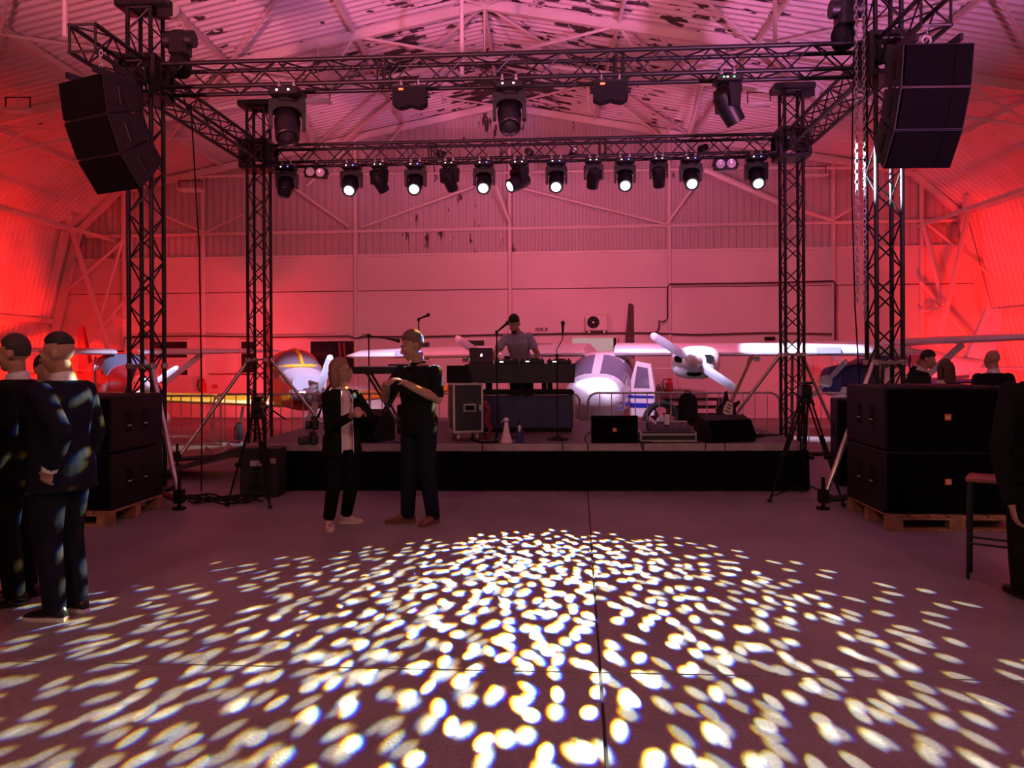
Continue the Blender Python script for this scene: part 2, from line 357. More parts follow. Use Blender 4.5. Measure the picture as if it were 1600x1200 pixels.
# corrugated profile helper
def corr(t0, t1, pitch=0.2, amp=0.048):
    out = []; t = t0
    while t < t1-1e-6:
        for f, h in ((0, 0), (0.32, 0), (0.5, 1), (0.82, 1)): out.append((t+f*pitch, h*amp))
        t += pitch
    out.append((t1, 0)); return [p for p in out if p[0] <= t1+1e-6]
ceiling = tag(bpy.data.objects.new('ceiling', None), kind='structure'); COL.objects.link(ceiling)
wl = tag(bpy.data.objects.new('wall_left', None), kind='structure'); COL.objects.link(wl)
wr = tag(bpy.data.objects.new('wall_right', None), kind='structure'); COL.objects.link(wr)
wb = tag(bpy.data.objects.new('wall_back', None), kind='structure'); COL.objects.link(wb)
def shell(a, b, par, mat, name, step=2.0, t0=0, t1=25.0):
    (xa, za), (xb, zb) = a, b
    nrm = V((zb-za, 0, -(xb-xa))).normalized()
    if nrm.z > 0 or (abs(nrm.z) < 0.5 and nrm.x*xa > 0 and False): nrm = -nrm
    t = t0
    while t < t1:
        m = MB(); cs = corr(t, t+step)
        r0 = m.ring([gab(xa, za, q)+nrm*h for q, h in cs]); r1 = m.ring([gab(xb, zb, q)+nrm*h for q, h in cs])
        m.bridge(r0, r1, closed=False)
        m.obj(name, mat, par, smooth=False); t += step
for k in (2, 3): shell(PROF[k], PROF[k+1], ceiling, ROOFM, 'roof_sheet')
shell(PROF[1], PROF[2], ceiling, SIDEM, 'haunch_sheet'); shell(PROF[4], PROF[5], ceiling, SIDEM, 'haunch_sheet')
shell(PROF[0], PROF[1], wl, SIDEM, 'wall_sheet'); shell(PROF[5], PROF[6], wr, SIDEM, 'wall_sheet')
# end wall: corrugated upper sheets between the columns, flat panels below
def toX(px, py=450): return Wp(px, py).x
COLX = [toX(p) for p in (197, 320, 557, 797, 1045, 1300, 1437)]
ZC = Wp(800, 396).z; ZG = Wp(797, 358).z; ZM = Wp(800, 452).z
xs = [PROF[1][0]+0.05]+COLX+[PROF[5][0]-0.05]
for a, b in zip(xs, xs[1:]):
    m = MB(); cs = corr(a, b, 0.2, 0.03)
    r0 = m.ring([gab(x, ZC, h) for x, h in cs]); r1 = m.ring([gab(x, ztop(x), h) for x, h in cs]); m.bridge(r0, r1, closed=False)
    m.obj('gable_sheet', GABM, wb, smooth=False)
xs2 = [-13.4]+COLX+[13.1]
for a, b in zip(xs2, xs2[1:]):
    for z0, z1 in ((0, ZM), (ZM, ZC-0.02)):
        def lim(x, z): 
            e0 = PROF[0][0]+(PROF[1][0]-PROF[0][0])*min(1, z/5.4); e1 = PROF[6][0]+(PROF[5][0]-PROF[6][0])*min(1, z/5.4)
            return min(max(x, e0), e1)
        g = 0.012; q = [(lim(a+g, z0), z0+g), (lim(b-g, z0), z0+g), (lim(b-g, z1), z1-g), (lim(a+g, z1), z1-g)]
        MB().loft([[gab(x, z, -0.03) for x, z in q], [gab(x, z, 0.05) for x, z in q]]).obj('wall_panel', PANELP, wb, smooth=False, fix=True)
MB().loft([[gab(-13.6, 0, -0.12), gab(13.6, 0, -0.12), gab(13.6, 4.5, -0.12), gab(-13.6, 4.5, -0.12)], [gab(-13.6, 0, -0.05), gab(13.6, 0, -0.05), gab(13.6, 4.5, -0.05), gab(-13.6, 4.5, -0.05)]]).obj('backing_wall', M('dark_backing', (0.1, 0.05, 0.05), 0.9), wb, smooth=False)
for X in COLX: rod('column', wb, gab(X, 0, 0.12), gab(X, ztop(X)-0.05, 0.12), 0.055, FRAMEP, 6)
rod('girt', wb, gab(-12.1, ZG, 0.1), gab(12.0, ZG, 0.1), 0.05, FRAMEP, 6)
MB().loft([[gab(-12.3, ZC-0.03, q), gab(12.2, ZC-0.03, q), gab(12.2, ZC+0.03, q), gab(-12.3, ZC+0.03, q)] for q in (0.0, 0.09)]).obj('ledge_angle', FRAMEP, wb, fix=True, smooth=False)
# roof steel: rafters, purlins, bracing
def beam(par, name, p0, p1, wd=0.09, hd=0.14, mat=None):
    p0, p1 = V(p0), V(p1); d = (p1-p0).normalized(); sd = d.cross(V((0, 0, 1))).normalized(); up = sd.cross(d)
    m = MB().loft([[p+sd*(sx*wd/2)+up*(sz*hd/2) for sx, sz in ((-1, -1), (1, -1), (1, 1), (-1, 1))] for p in (p0, p1)])
    return m.obj(name, mat or FRAMEP, par, smooth=False, fix=True)
def roofp(u, t, dz=-0.12):      # u -1..1 across the roof between the haunches
    X = GX+u*10.76; return gab(X, ztop(X)+dz, t)
TF = (0.18, 6.1, 12.0, 18.0)
for t in TF:
    for s in (-1, 1):
        beam(ceiling, 'rafter', roofp(s, t, -0.2), roofp(0, t, -0.2), 0.1, 0.18)
        X1, X2 = GX+s*10.76, GX+s*12.17
        beam(ceiling, 'haunch_strut', gab(X1, 6.41, t), gab(X2-s*0.2, 5.3, t), 0.1, 0.16)
        beam(ceiling, 'frame_leg', gab(X2-s*0.2, 5.3, t), gab(GX+s*13.3, 0, t), 0.12, 0.2)
for u in (-0.97, -0.72, -0.48, -0.24, 0.0, 0.24, 0.48, 0.72, 0.97):
    beam(ceiling, 'purlin', roofp(u, 0), roofp(u, 22), 0.06, 0.1)
for s in (-1, 1):
    X2 = GX+s*12.05; beam(wl if s < 0 else wr, 'eaves_rail', gab(X2, 5.3, 0), gab(X2, 5.3, 22), 0.1, 0.12)
    beam(wl if s < 0 else wr, 'side_rail', gab(GX+s*12.72, 2.75, 0), gab(GX+s*12.72, 2.75, 22), 0.1, 0.14)
    beam(wl if s < 0 else wr, 'inner_rail', gab(GX+s*11.0, 5.05, 0), gab(GX+s*11.0, 5.05, 22), 0.07, 0.09)
for t0, t1 in ((0.2, 6.1), (6.1, 12.0)):
    for u0, u1 in ((-0.97, -0.48), (-0.48, 0), (0, 0.48), (0.48, 0.97)):
        rod('roof_brace', ceiling, roofp(u0, t0, -0.2), roofp(u1, t1, -0.2), 0.028, FRAMEP, 6)
        rod('roof_brace', ceiling, roofp(u1, t0, -0.2), roofp(u0, t1, -0.2), 0.028, FRAMEP, 6)
# lattice webs of the frames
for t in (6.1, 12.0):
    for s in (-1, 1):
        lo = [(0.0, -0.2), (0.0, -1.25), (0.24, -0.2), (0.30, -1.1), (0.5, -0.2), (0.62, -0.95), (0.8, -0.2), (0.95, -0.9)]
        for (u0, z0), (u1, z1) in zip(lo, lo[1:]): rod('web_member', ceiling, roofp(s*u0, t, z0), roofp(s*u1, t, z1), 0.03, FRAMEP, 6)
        for (u0, z0), (u1, z1) in (((0, -1.25), (0.30, -1.1)), ((0.30, -1.1), (0.62, -0.95)), ((0.62, -0.95), (0.95, -0.9))):
            rod('bottom_chord', ceiling, roofp(s*u0, t, z0), roofp(s*u1, t, z1), 0.036, FRAMEP, 6)
# end-frame members and wind braces read off the gable
def wm(a, b, r=0.04, off0=0.3, off1=0.3, nm='wind_brace'): rod(nm, wb, Wp(*a, off0), Wp(*b, off1), r, FRAMEP, 6)
for a, b, r, o0, o1 in (
    ((105, 338), (172, 556), 0.07, 0.8, 1.6), ((1518, 312), (1465, 545), 0.07, 0.8, 1.6),
    ((195, 374), (104, 454), 0.045, 0.4, 0.5), ((192, 372), (157, 494), 0.045, 0.4, 0.5), ((157, 495), (200, 501), 0.03, 0.5, 0.3), ((200, 463), (127, 548), 0.045, 0.4, 0.5),
    ((1440, 342), (1473, 475), 0.05, 0.4, 0.6), ((1473, 480), (1437, 488), 0.03, 0.6, 0.3), ((1437, 440), (1520, 534), 0.05, 0.4, 0.5), ((1443, 345), (1545, 428), 0.03, 0.3, 0.4),
    ((252, 336), (320, 364), 0.035, 0.3, 0.2), ((320, 364), (380, 335), 0.03, 0.2, 0.3), ((430, 272), (545, 355), 0.035, 0.7, 0.3), ((565, 355), (740, 292), 0.03, 0.3, 0.7),
    ((775, 290), (797, 350), 0.035, 0.7, 0.3), ((560, 215), (480, 290), 0.035, 0.5, 0.5), ((806, 292), (1040, 350), 0.03, 0.7, 0.3), ((1042, 350), (1085, 290), 0.035, 0.3, 0.7),
    ((1100, 265), (1225, 320), 0.075, 1.4, 1.0), ((1225, 320), (1300, 344), 0.06, 1.0, 0.3), ((1300, 344), (1345, 318), 0.03, 0.3, 0.5),
    ((420, 273), (770, 270), 0.03, 0.8, 0.8), ((770, 270), (1200, 262), 0.03, 0.8, 0.8), ((1200, 262), (1440, 262), 0.045, 0.8, 0.4), ((250, 278), (420, 273), 0.04, 0.5, 0.8),
    ((535, 222), (635, 142), 0.06, 0.6, 3.0), ((960, 157), (1030, 212), 0.05, 2.4, 0.6), ((470, 158), (487, 222), 0.05, 3.0, 1.0), ((918, 125), (921, 175), 0.04, 3.0, 2.5),
    ((1063, 255), (1100, 125), 0.05, 1.0, 4.0), ((1080, 208), (1094, 125), 0.045, 1.0, 4.0), ((610, 220), (634, 192), 0.03, 0.5, 0.7), ((660, 178), (676, 178), 0.03, 0.5, 0.5)): wm(a, b, r, o0, o1)
for px, py in ((105, 338), (1518, 314)):
    p = Wp(px, py, 0.8); MB().box(p, (0.34, 0.16, 0.28)).obj('node_plate', FRAMEP, wb)
# plumb pipes dropping from the roof
for px, y1, d in ((722, 118, 12.0), (1211, 66, 11.5), (102, 58, 10.2)):
    p = at(px, y1, d); rod('drop_pipe', ceiling, (p.x, p.y, p.z), (p.x, p.y, ztop(p.x)-0.1), 0.035, FRAMEP, 8)
# ------------------------------------------------------------------ windows, doors, conduits of the end wall
def wbox(px0, py0, px1, py1, off, dep, name, mat, par, kind=None, ins=0.0):
    a, b = Wp(px0, py1), Wp(px1, py0); x0, x1, z0, z1 = a.x+ins, b.x-ins, a.z+ins, b.z-ins
    return MB().loft([[gab(x0, z0, q), gab(x1, z0, q), gab(x1, z1, q), gab(x0, z1, q)] for q in (off, off+dep)]).obj(name, mat, par, smooth=False, fix=True)
def frame4(px0, py0, px1, py1, off, dep, t, mat, par):
    a, b = Wp(px0, py1), Wp(px1, py0); x0, x1, z0, z1 = a.x, b.x, a.z, b.z; m = MB()
    for (xa, za, xb, zb) in ((x0-t, z0-t, x1+t, z0), (x0-t, z1, x1+t, z1+t), (x0-t, z0, x0, z1), (x1, z0, x1+t, z1)):
        m.loft([[gab(xa, za, q), gab(xb, za, q), gab(xb, zb, q), gab(xa, zb, q)] for q in (off, off+dep)])
    return m.obj('window_frame', mat, par, smooth=False, fix=True)
PANEGREY = M('lit_grey_pane', (0.34, 0.38, 0.36), 0.3, emit=0.55)
PANEGREEN = M('dark_green_pane', (0.03, 0.045, 0.035), 0.15, spec=0.6)
WIN = [(487, 533, 555, 578, DARKGLASS), (640, 535, 672, 562, M('grey_pane', (0.07, 0.08, 0.09), 0.2)), (724, 532, 757, 562, PANEGREEN), (836, 537, 863, 554, PANEGREEN),
       (894, 528, 962, 552, PANEGREY), (236, 534, 295, 559, DARKGLASS), (379, 534, 399, 586, DARKGLASS), (258, 578, 296, 586, DARKGLASS)]
for i, (x0, y0, x1, y1, mt) in enumerate(WIN):
    e = tag(bpy.data.objects.new('window_%d' % (i+1), None), kind='structure'); COL.objects.link(e)
    wbox(x0, y0, x1, y1, 0.05, 0.03, 'pane', mt, e); frame4(x0, y0, x1, y1, 0.05, 0.07, 0.05, FRAMEP, e)
    if i == 4:
        wbox(958, 528, 966, 552, 0.08, 0.02, 'dark_side_pane', DARKGLASS, e)
    if i == 2:
        WB = M('glowing_white_frame', (0.72, 0.85, 0.82), 0.4, emit=0.5)  # slight emission put into the bars to brighten them; they are no lamps
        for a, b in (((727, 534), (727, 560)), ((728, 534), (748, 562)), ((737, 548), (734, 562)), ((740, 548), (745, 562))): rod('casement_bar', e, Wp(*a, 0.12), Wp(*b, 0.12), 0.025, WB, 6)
    if i == 0:
        for px in (530, 537): rod('mullion', e, Wp(px, 535, 0.1), Wp(px+3, 577, 0.1), 0.03, M('red_curtain_bar', (0.35, 0.05, 0.05), 0.6), 6)
for i, (x0, y0, x1, y1) in enumerate(((1062, 537, 1104, 648), (1255, 530, 1268, 648))):
    e = tag(bpy.data.objects.new('door_%d' % (i+1), None), kind='structure'); COL.objects.link(e)
    wbox(x0, y0, x1, y1, 0.05, 0.05, 'door_leaf', PANELP, e); frame4(x0, y0, x1, y1, 0.05, 0.09, 0.06, FRAMEP, e)
    if i == 0:
        wbox(1067, 595, 1099, 640, 0.10, 0.015, 'door_panel', PANELP, e); wbox(1074, 541, 1084, 545, 0.10, 0.04, 'door_closer', BLACK, e)
        rod('door_handle', e, Wp(1099, 592, 0.14), Wp(1095, 592, 0.14), 0.015, ALU)
def cable(name, label, pts, r=0.02, mat=None, cat='cable'):
    return tag(MB().tube(pts, r, 6).obj(name, mat or MATTE), label, cat)
DARKC = M('conduit_dark', (0.05, 0.03, 0.035), 0.6)
cable('wall_cable', 'long dark cable sagging along the end wall just above the window heads', [Wp(px, py, 0.16) for px, py in ((200, 526), (310, 525), (430, 527), (545, 525), (556, 529), (566, 526), (660, 526), (770, 523), (890, 521), (1000, 520), (1090, 523), (1200, 520), (1300, 522))], 0.022, DARKC)
cable('conduit', 'dark conduit that drops beside the wall column above the white propeller', [Wp(px, py, 0.2) for px, py in ((1200, 442), (1120, 443), (1046, 444), (1043, 450), (1043, 498), (1036, 503), (1030, 501), (1030, 512), (1026, 519), (1015, 520))], 0.022, DARKC)
cable('conduit', 'dark conduit running level then bending down beside the rear right tower', [Wp(px, py, 0.2) for px, py in ((1200, 442), (1302, 439), (1305, 443), (1305, 535))], 0.025, DARKC)
cable('conduit', 'dark conduit low on the end wall behind the front left tower', [Wp(px, py, 0.2) for px, py in ((130, 550), (193, 549), (195, 528), (240, 527))], 0.022, DARKC)
cable('conduit', 'dark conduit at door head height behind the right-hand aircraft tail', [Wp(px, py, 0.2) for px, py in ((1307, 536), (1400, 535), (1480, 537))], 0.02, DARKC)
# ------------------------------------------------------------------ truss rig
HS = 0.1375
def lattice(par, L, axis='X', r=0.025, base=0.0):
    """four chords and zigzag braces along local X (or Z)"""
    def p(s, a, b): return V((s, a, b)) if axis == 'X' else V((a, b, s))
    for a in (-HS, HS):
        for b in (-HS, HS): rod('chord', par, p(base, a, b), p(base+L, a, b), r, BLACK, 10)
    n = max(2, round(L/0.27)); st = L/n
    faces = [((-HS, -HS), (-HS, HS)), ((HS, -HS), (HS, HS)), ((-HS, -HS), (HS, -HS)), ((-HS, HS), (HS, HS))]
    for fi, (c0, c1) in enumerate(faces):
        for i in range(n):
            q0, q1 = (c0, c1) if (i+fi) % 2 == 0 else (c1, c0)
            rod('brace', par, p(base+i*st, *q0), p(base+(i+1)*st, *q1), 0.010, BLACK, 6)
    for s in (base, base+L):
        for c0, c1 in faces: rod('end_strut', par, p(s, *c0), p(s, *c1), 0.014, BLACK, 6)
    if L > 4 and axis == 'X':
        for s in (base+L*0.32, base+L*0.32+0.09, base+L*0.66, base+L*0.66+0.09):
            for c0, c1 in faces: rod('joint_strut', par, p(s, *c0), p(s, *c1), 0.012, BLACK, 6)
def beamtruss(label, p0, p1):
    p0, p1 = V(p0), V(p1); d = p1-p0
    t = thing('truss_beam', label, 'truss', p0, math.atan2(d.y, d.x)); lattice(t, d.length); return t
BS = 0.26
beamtruss('black box truss spanning the front of the rig between the two near towers', rig(BS, 0, TZ), rig(RL_-BS, 0, TZ))
beamtruss('black box truss at the back of the rig carrying the long row of moving heads', rig(BS, RD, TZ), rig(RL_-BS, RD, TZ))
beamtruss('black box truss running back along the left side between front and rear tower', rig(0, BS, TZ), rig(0, RD-BS, TZ))
beamtruss('black box truss running back along the right side between front and rear tower', rig(RL_, BS, TZ), rig(RL_, RD-BS, TZ))
beamtruss('short black truss arm jutting forward from the front left tower above the speaker array', rig(0, -1.2, TZ), rig(0, -BS, TZ))
beamtruss('short black truss arm jutting forward from the front right tower above the speaker array', rig(RL_, -1.2, TZ), rig(RL_, -BS, TZ))
def tower(label, a, b, h, legs, base=True, clampz=1.55):
    t = thing('truss_tower', label, 'truss tower', rig(a, b, 0), -TH)
    lattice(t, h-0.12, 'Z', base=0.12)
    sb = MB()
    for zz in (TZ-0.21, TZ+0.21): sb.box((0, 0, zz), (0.46, 0.46, 0.05))
    for sx in (-1, 1):
        for sy in (-1, 1): sb.box((sx*0.215, sy*0.215, TZ), (0.05, 0.05, 0.42))
    for sx in (-1, 1):
        for zz in (TZ-0.08, TZ+0.08): sb.lathe([(0.045, sx*0.2), (0.045, sx*0.235)], (0, 0, zz), 'X', 12)
        sb.box((sx*0.2, 0, TZ), (0.02, 0.40, 0.30)); 
    sb.box((0, -0.2, TZ), (0.40, 0.02, 0.16))
    sb.obj('sleeve_block', BLACK, t)
    for sx in (-1, 1): MB().lathe([(0.02, -0.245), (0.02, -0.235), (0.012, -0.23)], (sx*0.12, 0, TZ+0.05), 'Y', 8).obj('bolt', ALU, t)
    tp = MB().bbox((0.02, 0, h+0.06), (0.62, 0.34, 0.10), 0.012); tp.box((0.24, 0, h+0.0), (0.22, 0.10, 0.16)); tp.obj('top_plate', BLACK, t)
    MB().lathe([(0.09, -0.03), (0.09, 0.03)], (0.34, 0, h+0.0), 'Y', 16).obj('pulley', STEEL, t)
    bp = MB().bbox((0, 0, 0.09), (0.5, 0.5, 0.06), 0.01)
    for g in legs:
        if len(g) == 2: bp.tube([(0, 0, 0.1), (g[0], g[1], 0.1)], 0.035, 8)
    bp.obj('base_frame', BLACK, t)
    for g in legs:
        lx, ly = g[:2]; z0 = g[2] if len(g) == 3 else 0.0; q = V((lx, ly, 0)); qn = q.normalized()
        rod('outrigger_strut', t, qn*0.17+V((0, 0, clampz)), q*0.96+V((0, 0, z0+(0.17 if z0 == 0 else 0.03))), 0.028, ALU, 10)
        if z0: MB().bbox((lx, ly, z0+0.012), (0.12, 0.12, 0.022), 0.005).obj('strut_foot', STEEL, t); continue
        fs = MB().lathe([(0.02, 0), (0.02, 0.34)], (lx, ly, 0.0), n=8); fs.lathe([(0.07, 0.0), (0.07, 0.02)], (lx, ly, 0), n=12); fs.box((lx, ly, 0.14), (0.09, 0.09, 0.14)); fs.obj('screw_foot', MATTE, t)
    for sx in (-1, 1):
        for sy in (-1, 1): MB().lathe([(0.04, clampz-0.03), (0.04, clampz+0.03)], (sx*HS, sy*HS, 0), n=10).obj('strut_clamp', ALU, t)
    MB().box((0, -HS-0.03, clampz), (0.26, 0.03, 0.03)).obj('clamp_bar', ALU, t)
    return t
tower('black lattice tower at the front left, standing behind the left subwoofer stack', 0, 0, 5.72, [(0.74, -0.70), (-0.75, 0.15), (-0.2, 0.7)])
tower('black lattice tower at the front right, lit white near the top beside the hanging chain', RL_, 0, 5.85, [(-0.82, -0.44), (0.75, 0.15), (0.2, 0.7)])
tower('black lattice tower at the rear left behind the ramp and the video tripod', 0, RD, 5.68, [(0.95, 0.25, 0.573), (-1.0, -0.75), (-0.4, 0.5)], clampz=1.62)
tower('black lattice tower at the rear right beside the end of the stage', RL_, RD, 5.72, [(-0.95, 0.2, 0.573), (0.9, 0.3), (0.2, 0.7)], clampz=1.66)
# hoists and chains at the tower tops
def hoist(label, loc):
    t = thing('chain_hoist', label, 'hoist', loc, -TH)
    MB().bbox((0, 0, 0), (0.22, 0.2, 0.30), 0.03).obj('motor_body', BLACK, t)
    MB().lathe([(0.10, -0.17), (0.10, 0.17)], (0, 0, 0.06), 'X', 14).obj('gear_drum', BLACK, t)
    MB().torus((0, 0, 0.22), 0.045, 0.012, 'Y', 14, 6).obj('hook', STEEL, t)
    MB().lathe([(0.09, -0.36), (0.12, -0.32), (0.13, -0.2), (0.10, -0.12)], (-0.02, 0.04, 0), n=12).obj('chain_bag', MATTE, t)
    return t
hoist('black chain hoist with chain bag hung at the top of the front left tower', rig(0.42, 0.0, 5.32))
hoist('black chain hoist with chain bag hung at the top of the front right tower', rig(RL_-0.40, 0.0, 5.42))
CHM = M('chain_steel', (0.55, 0.56, 0.60), 0.25, 0.7)
def chain(label, p0, p1, r=0.022, name='hoist_chain'):
    m = MB(); p0, p1 = V(p0), V(p1); n = int((p1-p0).length/0.055); 
    for i in range(n):
        c = p0.lerp(p1, (i+0.5)/n); j = len(m.v)
        m.torus((0, 0, 0), 0.018, 0.006, 'Y', 8, 4); mt = Matrix.Translation(c) @ (Matrix.Rotation(PI/2*(i % 2), 4, 'Z') @ Matrix.Diagonal((1, 1, 1.7, 1)))
        for k in range(j, len(m.v)): m.v[k] = tuple(mt @ V(m.v[k]))
    o = m.obj(name, CHM); tag(o, label, 'chain'); o['kind'] = 'thing'; return o
chain('steel hoist chain hanging down the camera side of the front right tower, left strand', rig(RL_-0.38, -0.24, 5.75), rig(RL_-0.38, -0.24, 2.2))
chain('steel hoist chain hanging down the camera side of the front right tower, right strand', rig(RL_-0.30, -0.24, 5.75), rig(RL_-0.30, -0.24, 2.0))
cable('drop_cable', 'thin black cable hanging straight down from the roof left of the front right tower', [at(1333, 100, 9.0), at(1331, 300, 9.0), at(1336, 480, 9.0), at(1343, 600, 9.0)], 0.008)
cable('drop_cable', 'thin black cable hanging from the left side truss down to the floor', [rig(0.35, 0.4, 4.75), rig(0.42, 0.45, 3.0), rig(0.52, 0.3, 1.0), rig(0.6, 0.1, 0.05)], 0.008)
# ------------------------------------------------------------------ hung speaker arrays
def array_cab(loc, rz, tilt, label):
    t = thing('line_array_cabinet', label, 'loudspeaker', loc); t.rotation_euler = Euler((tilt, 0, rz), 'XYZ')
    W, H, D = 0.64, 0.375, 0.46
    # wedge body: tall front, short back (local -Y is the front)
    b = MB().loft([[(-W/2, 0, -H), (W/2, 0, -H), (W/2, 0, 0), (-W/2, 0, 0)], [(-W/2, D*0.55, -H+0.055), (W/2, D*0.55, -H+0.055), (W/2, D*0.55, -0.02), (-W/2, D*0.55, -0.02)], [(-W*0.42, D, -H+0.10), (W*0.42, D, -H+0.10), (W*0.42, D, -0.04), (-W*0.42, D, -0.04)]])
    b.obj('cabinet_body', SUBBLK, t, ang=20, fix=True)
    g = MB().loft([[(-W/2+0.012, -0.002, -H+0.008), (W/2-0.012, -0.002, -H+0.008), (W/2-0.012, -0.002, -0.008), (-W/2+0.012, -0.002, -0.008)], [(-W/2+0.02, -0.028, -H+0.012), (W/2-0.02, -0.028, -H+0.012), (W/2-0.02, -0.028, -0.012), (-W/2+0.02, -0.028, -0.012)]])
    g.obj('grille', GRILLE, t, fix=True)
    MB().bbox((W*0.22, -0.03, -H/2), (0.012, 0.012, H-0.03), 0.004).obj('grille_rib', GRILLE, t)
    for s in (-1, 1):
        MB().bbox((s*(W/2-0.004), 0.16, -H*0.5), (0.016, 0.085, 0.20), 0.006).obj('handle_cup', MATTE, t)
        MB().bbox((s*(W/2+0.002), 0.16, -H*0.5), (0.012, 0.02, 0.18), 0.004).obj('handle_bar', BLACK, t)
        MB().box((s*(W/2+0.001), 0.16, -0.03), (0.012, 0.012, 0.05)).obj('rigging_pin', BLACK, t)
    return t
def line_array(top, rz, names):
    p = V(top); R = Matrix.Rotation(rz, 4, 'Z'); tilts = [math.radians(q) for q in (8, 22, 37)]
    for k, tl in enumerate(tilts):
        array_cab(p, rz, tl, names[k])
        # local down along the front face after tilt about X
        p = p+(R @ Matrix.Rotation(tl, 4, 'X') @ V((0, 0, -0.382)))
    f = thing('flying_frame', names[3], 'speaker rigging', V(top)+V((0, 0, 0.0)), rz)
    fm = MB()
    for sx in (-0.2, 0.2): fm.box((sx, 0.22, 0.06), (0.03, 0.46, 0.06))
    fm.box((0, 0.22, 0.06), (0.42, 0.04, 0.05)); fm.obj('frame_bars', BLACK, f)
    MB().torus((0, 0.22, 0.12), 0.04, 0.01, 'Y', 12, 6).obj('shackle', STEEL, f)
    q = V(top)+R @ V((0, 0.22, 0.15)); chain(names[4], q+V((0, 0, max(0.05, TZ-HS-q.z-0.02))), q, name='hanging_chain')
# arm centres at b = -0.95
line_array(at(126, 122, 7.55), -TH-math.radians(22), ['topmost hung loudspeaker of the left array', 'middle hung loudspeaker of the left array', 'lowest hung loudspeaker of the left array, tilted furthest down', 'black flying frame above the left speaker array', 'short chain holding up the left speaker array'])
line_array(at(1467, 68, 7.0), -TH+math.radians(2), ['topmost hung loudspeaker of the right array', 'middle hung loudspeaker of the right array', 'lowest hung loudspeaker of the right array, tilted furthest down', 'black flying frame above the right speaker array', 'short chain holding up the right speaker array'])
# ------------------------------------------------------------------ moving heads and blinders
def moving_head(label, loc, pan, tilt, lens, big=1.0, group=None, led=LEDW, rz=-TH, led2=None):
    """loc = underside of the chord it hangs from; pan turns the yoke, tilt swings the head; local -Y is forward"""
    t = thing('moving_head', label, 'stage light', loc, rz, group); s = big
    b = MB().bbox((0, 0, -0.075*s), (0.30*s, 0.22*s, 0.09*s), 0.02*s); b.obj('base', BLACK, t)
    for k, (x, mt) in enumerate(((-0.06, led), (-0.02, LEDW), (0.05, led2 or led))):
        if k == 1 and led is LEDW: continue
        MB().box((x*s, -0.112*s, -0.07*s), (0.018*s, 0.006, 0.014*s)).obj('display_light', mt, t)
    for sx in (-1, 1):
        c = MB().box((sx*0.07*s, 0, -0.01), (0.035, 0.05, 0.04)); c.torus((sx*0.07*s, 0, 0.03), 0.032, 0.011, 'X', 12, 5); c.obj('clamp', STEEL, t)
    P = Matrix.Rotation(pan, 4, 'Z')
    y = MB().lathe([(0.10*s, -0.125*s), (0.12*s, -0.15*s), (0.12*s, -0.165*s)], n=16)
    arm = [(0.105, 0.05), (0.155, 0.02), (0.165, -0.06), (0.165, -0.22), (0.15, -0.26)]
    for sx in (-1, 1):
        ring = lambda yy: [V((sx*(0.105)*s, yy*s*1.0, -0.15*s)), V((sx*0.168*s, yy*s, -0.17*s)), V((sx*0.168*s, yy*0.75*s, -0.40*s)), V((sx*0.132*s, yy*0.75*s, -0.40*s)), V((sx*0.128*s, yy*s, -0.20*s)), V((sx*0.10*s, yy*s, -0.185*s))]
        y.loft([ring(-0.075), ring(0.075)])
    y.prism([(-0.165*s, -0.15*s), (0.165*s, -0.15*s), (0.168*s, -0.24*s), (0.13*s, -0.27*s), (0.10*s, -0.235*s), (0.05*s, -0.215*s), (-0.05*s, -0.215*s), (-0.10*s, -0.235*s), (-0.13*s, -0.27*s), (-0.168*s, -0.24*s)], -0.08*s, 0.08*s); y.xf(P); y.obj('yoke', BLACK, t, fix=True)
    H = Matrix.Translation((0, 0, -0.36*s)) @ P @ Matrix.Rotation(tilt, 4, 'X')
    h = MB().lathe([(0.07*s, 0.17*s), (0.11*s, 0.14*s), (0.122*s, 0.05*s), (0.118*s, -0.05*s), (0.112*s, -0.12*s), (0.108*s, -0.20*s), (0.098*s, -0.207*s), (0.075*s, -0.196*s), (0.07*s, -0.19*s)], axis='Y', n=20, cap=True)
    h.xf(H); h.obj('lamp_housing', BLACK, t, fix=True)
    l = MB().lathe([(0.0, -0.212*s), (0.045*s, -0.21*s), (0.072*s, -0.198*s), (0.072*s, -0.19*s)], axis='Y', n=20); l.xf(H); l.obj('lens', lens, t, fix=True)
    return t
CB = TZ-HS-0.025
def headx(px, d): return at(px, 0, d)
def xr(px, b):   # rig coordinate a of an image column at rig depth b
    a_, _ = ray(px, 400); 
    # solve FL + RU a + RV b on the ray
    o = FL+RV*b; return (a_*o.y-o.x)/(RU.x-a_*RU.y)
bf = -HS; 
LENSDK = M('dark_lens', (0.02, 0.02, 0.022), 0.12, spec=0.8)
moving_head('large dark moving head under the left end of the front truss', rig(xr(450, bf), bf, CB), 0.35, math.radians(55), LENSDK, 1.22)
moving_head('large dark moving head under the middle of the front truss', rig(xr(797, bf), bf, CB), 0.1, math.radians(50), LENSDK, 1.12)
moving_head('dark moving head with a green light, under the right end of the front truss', rig(xr(1138, bf), bf, CB), 1.9, math.radians(58), LENSDK, 1.0, led=LEDG)
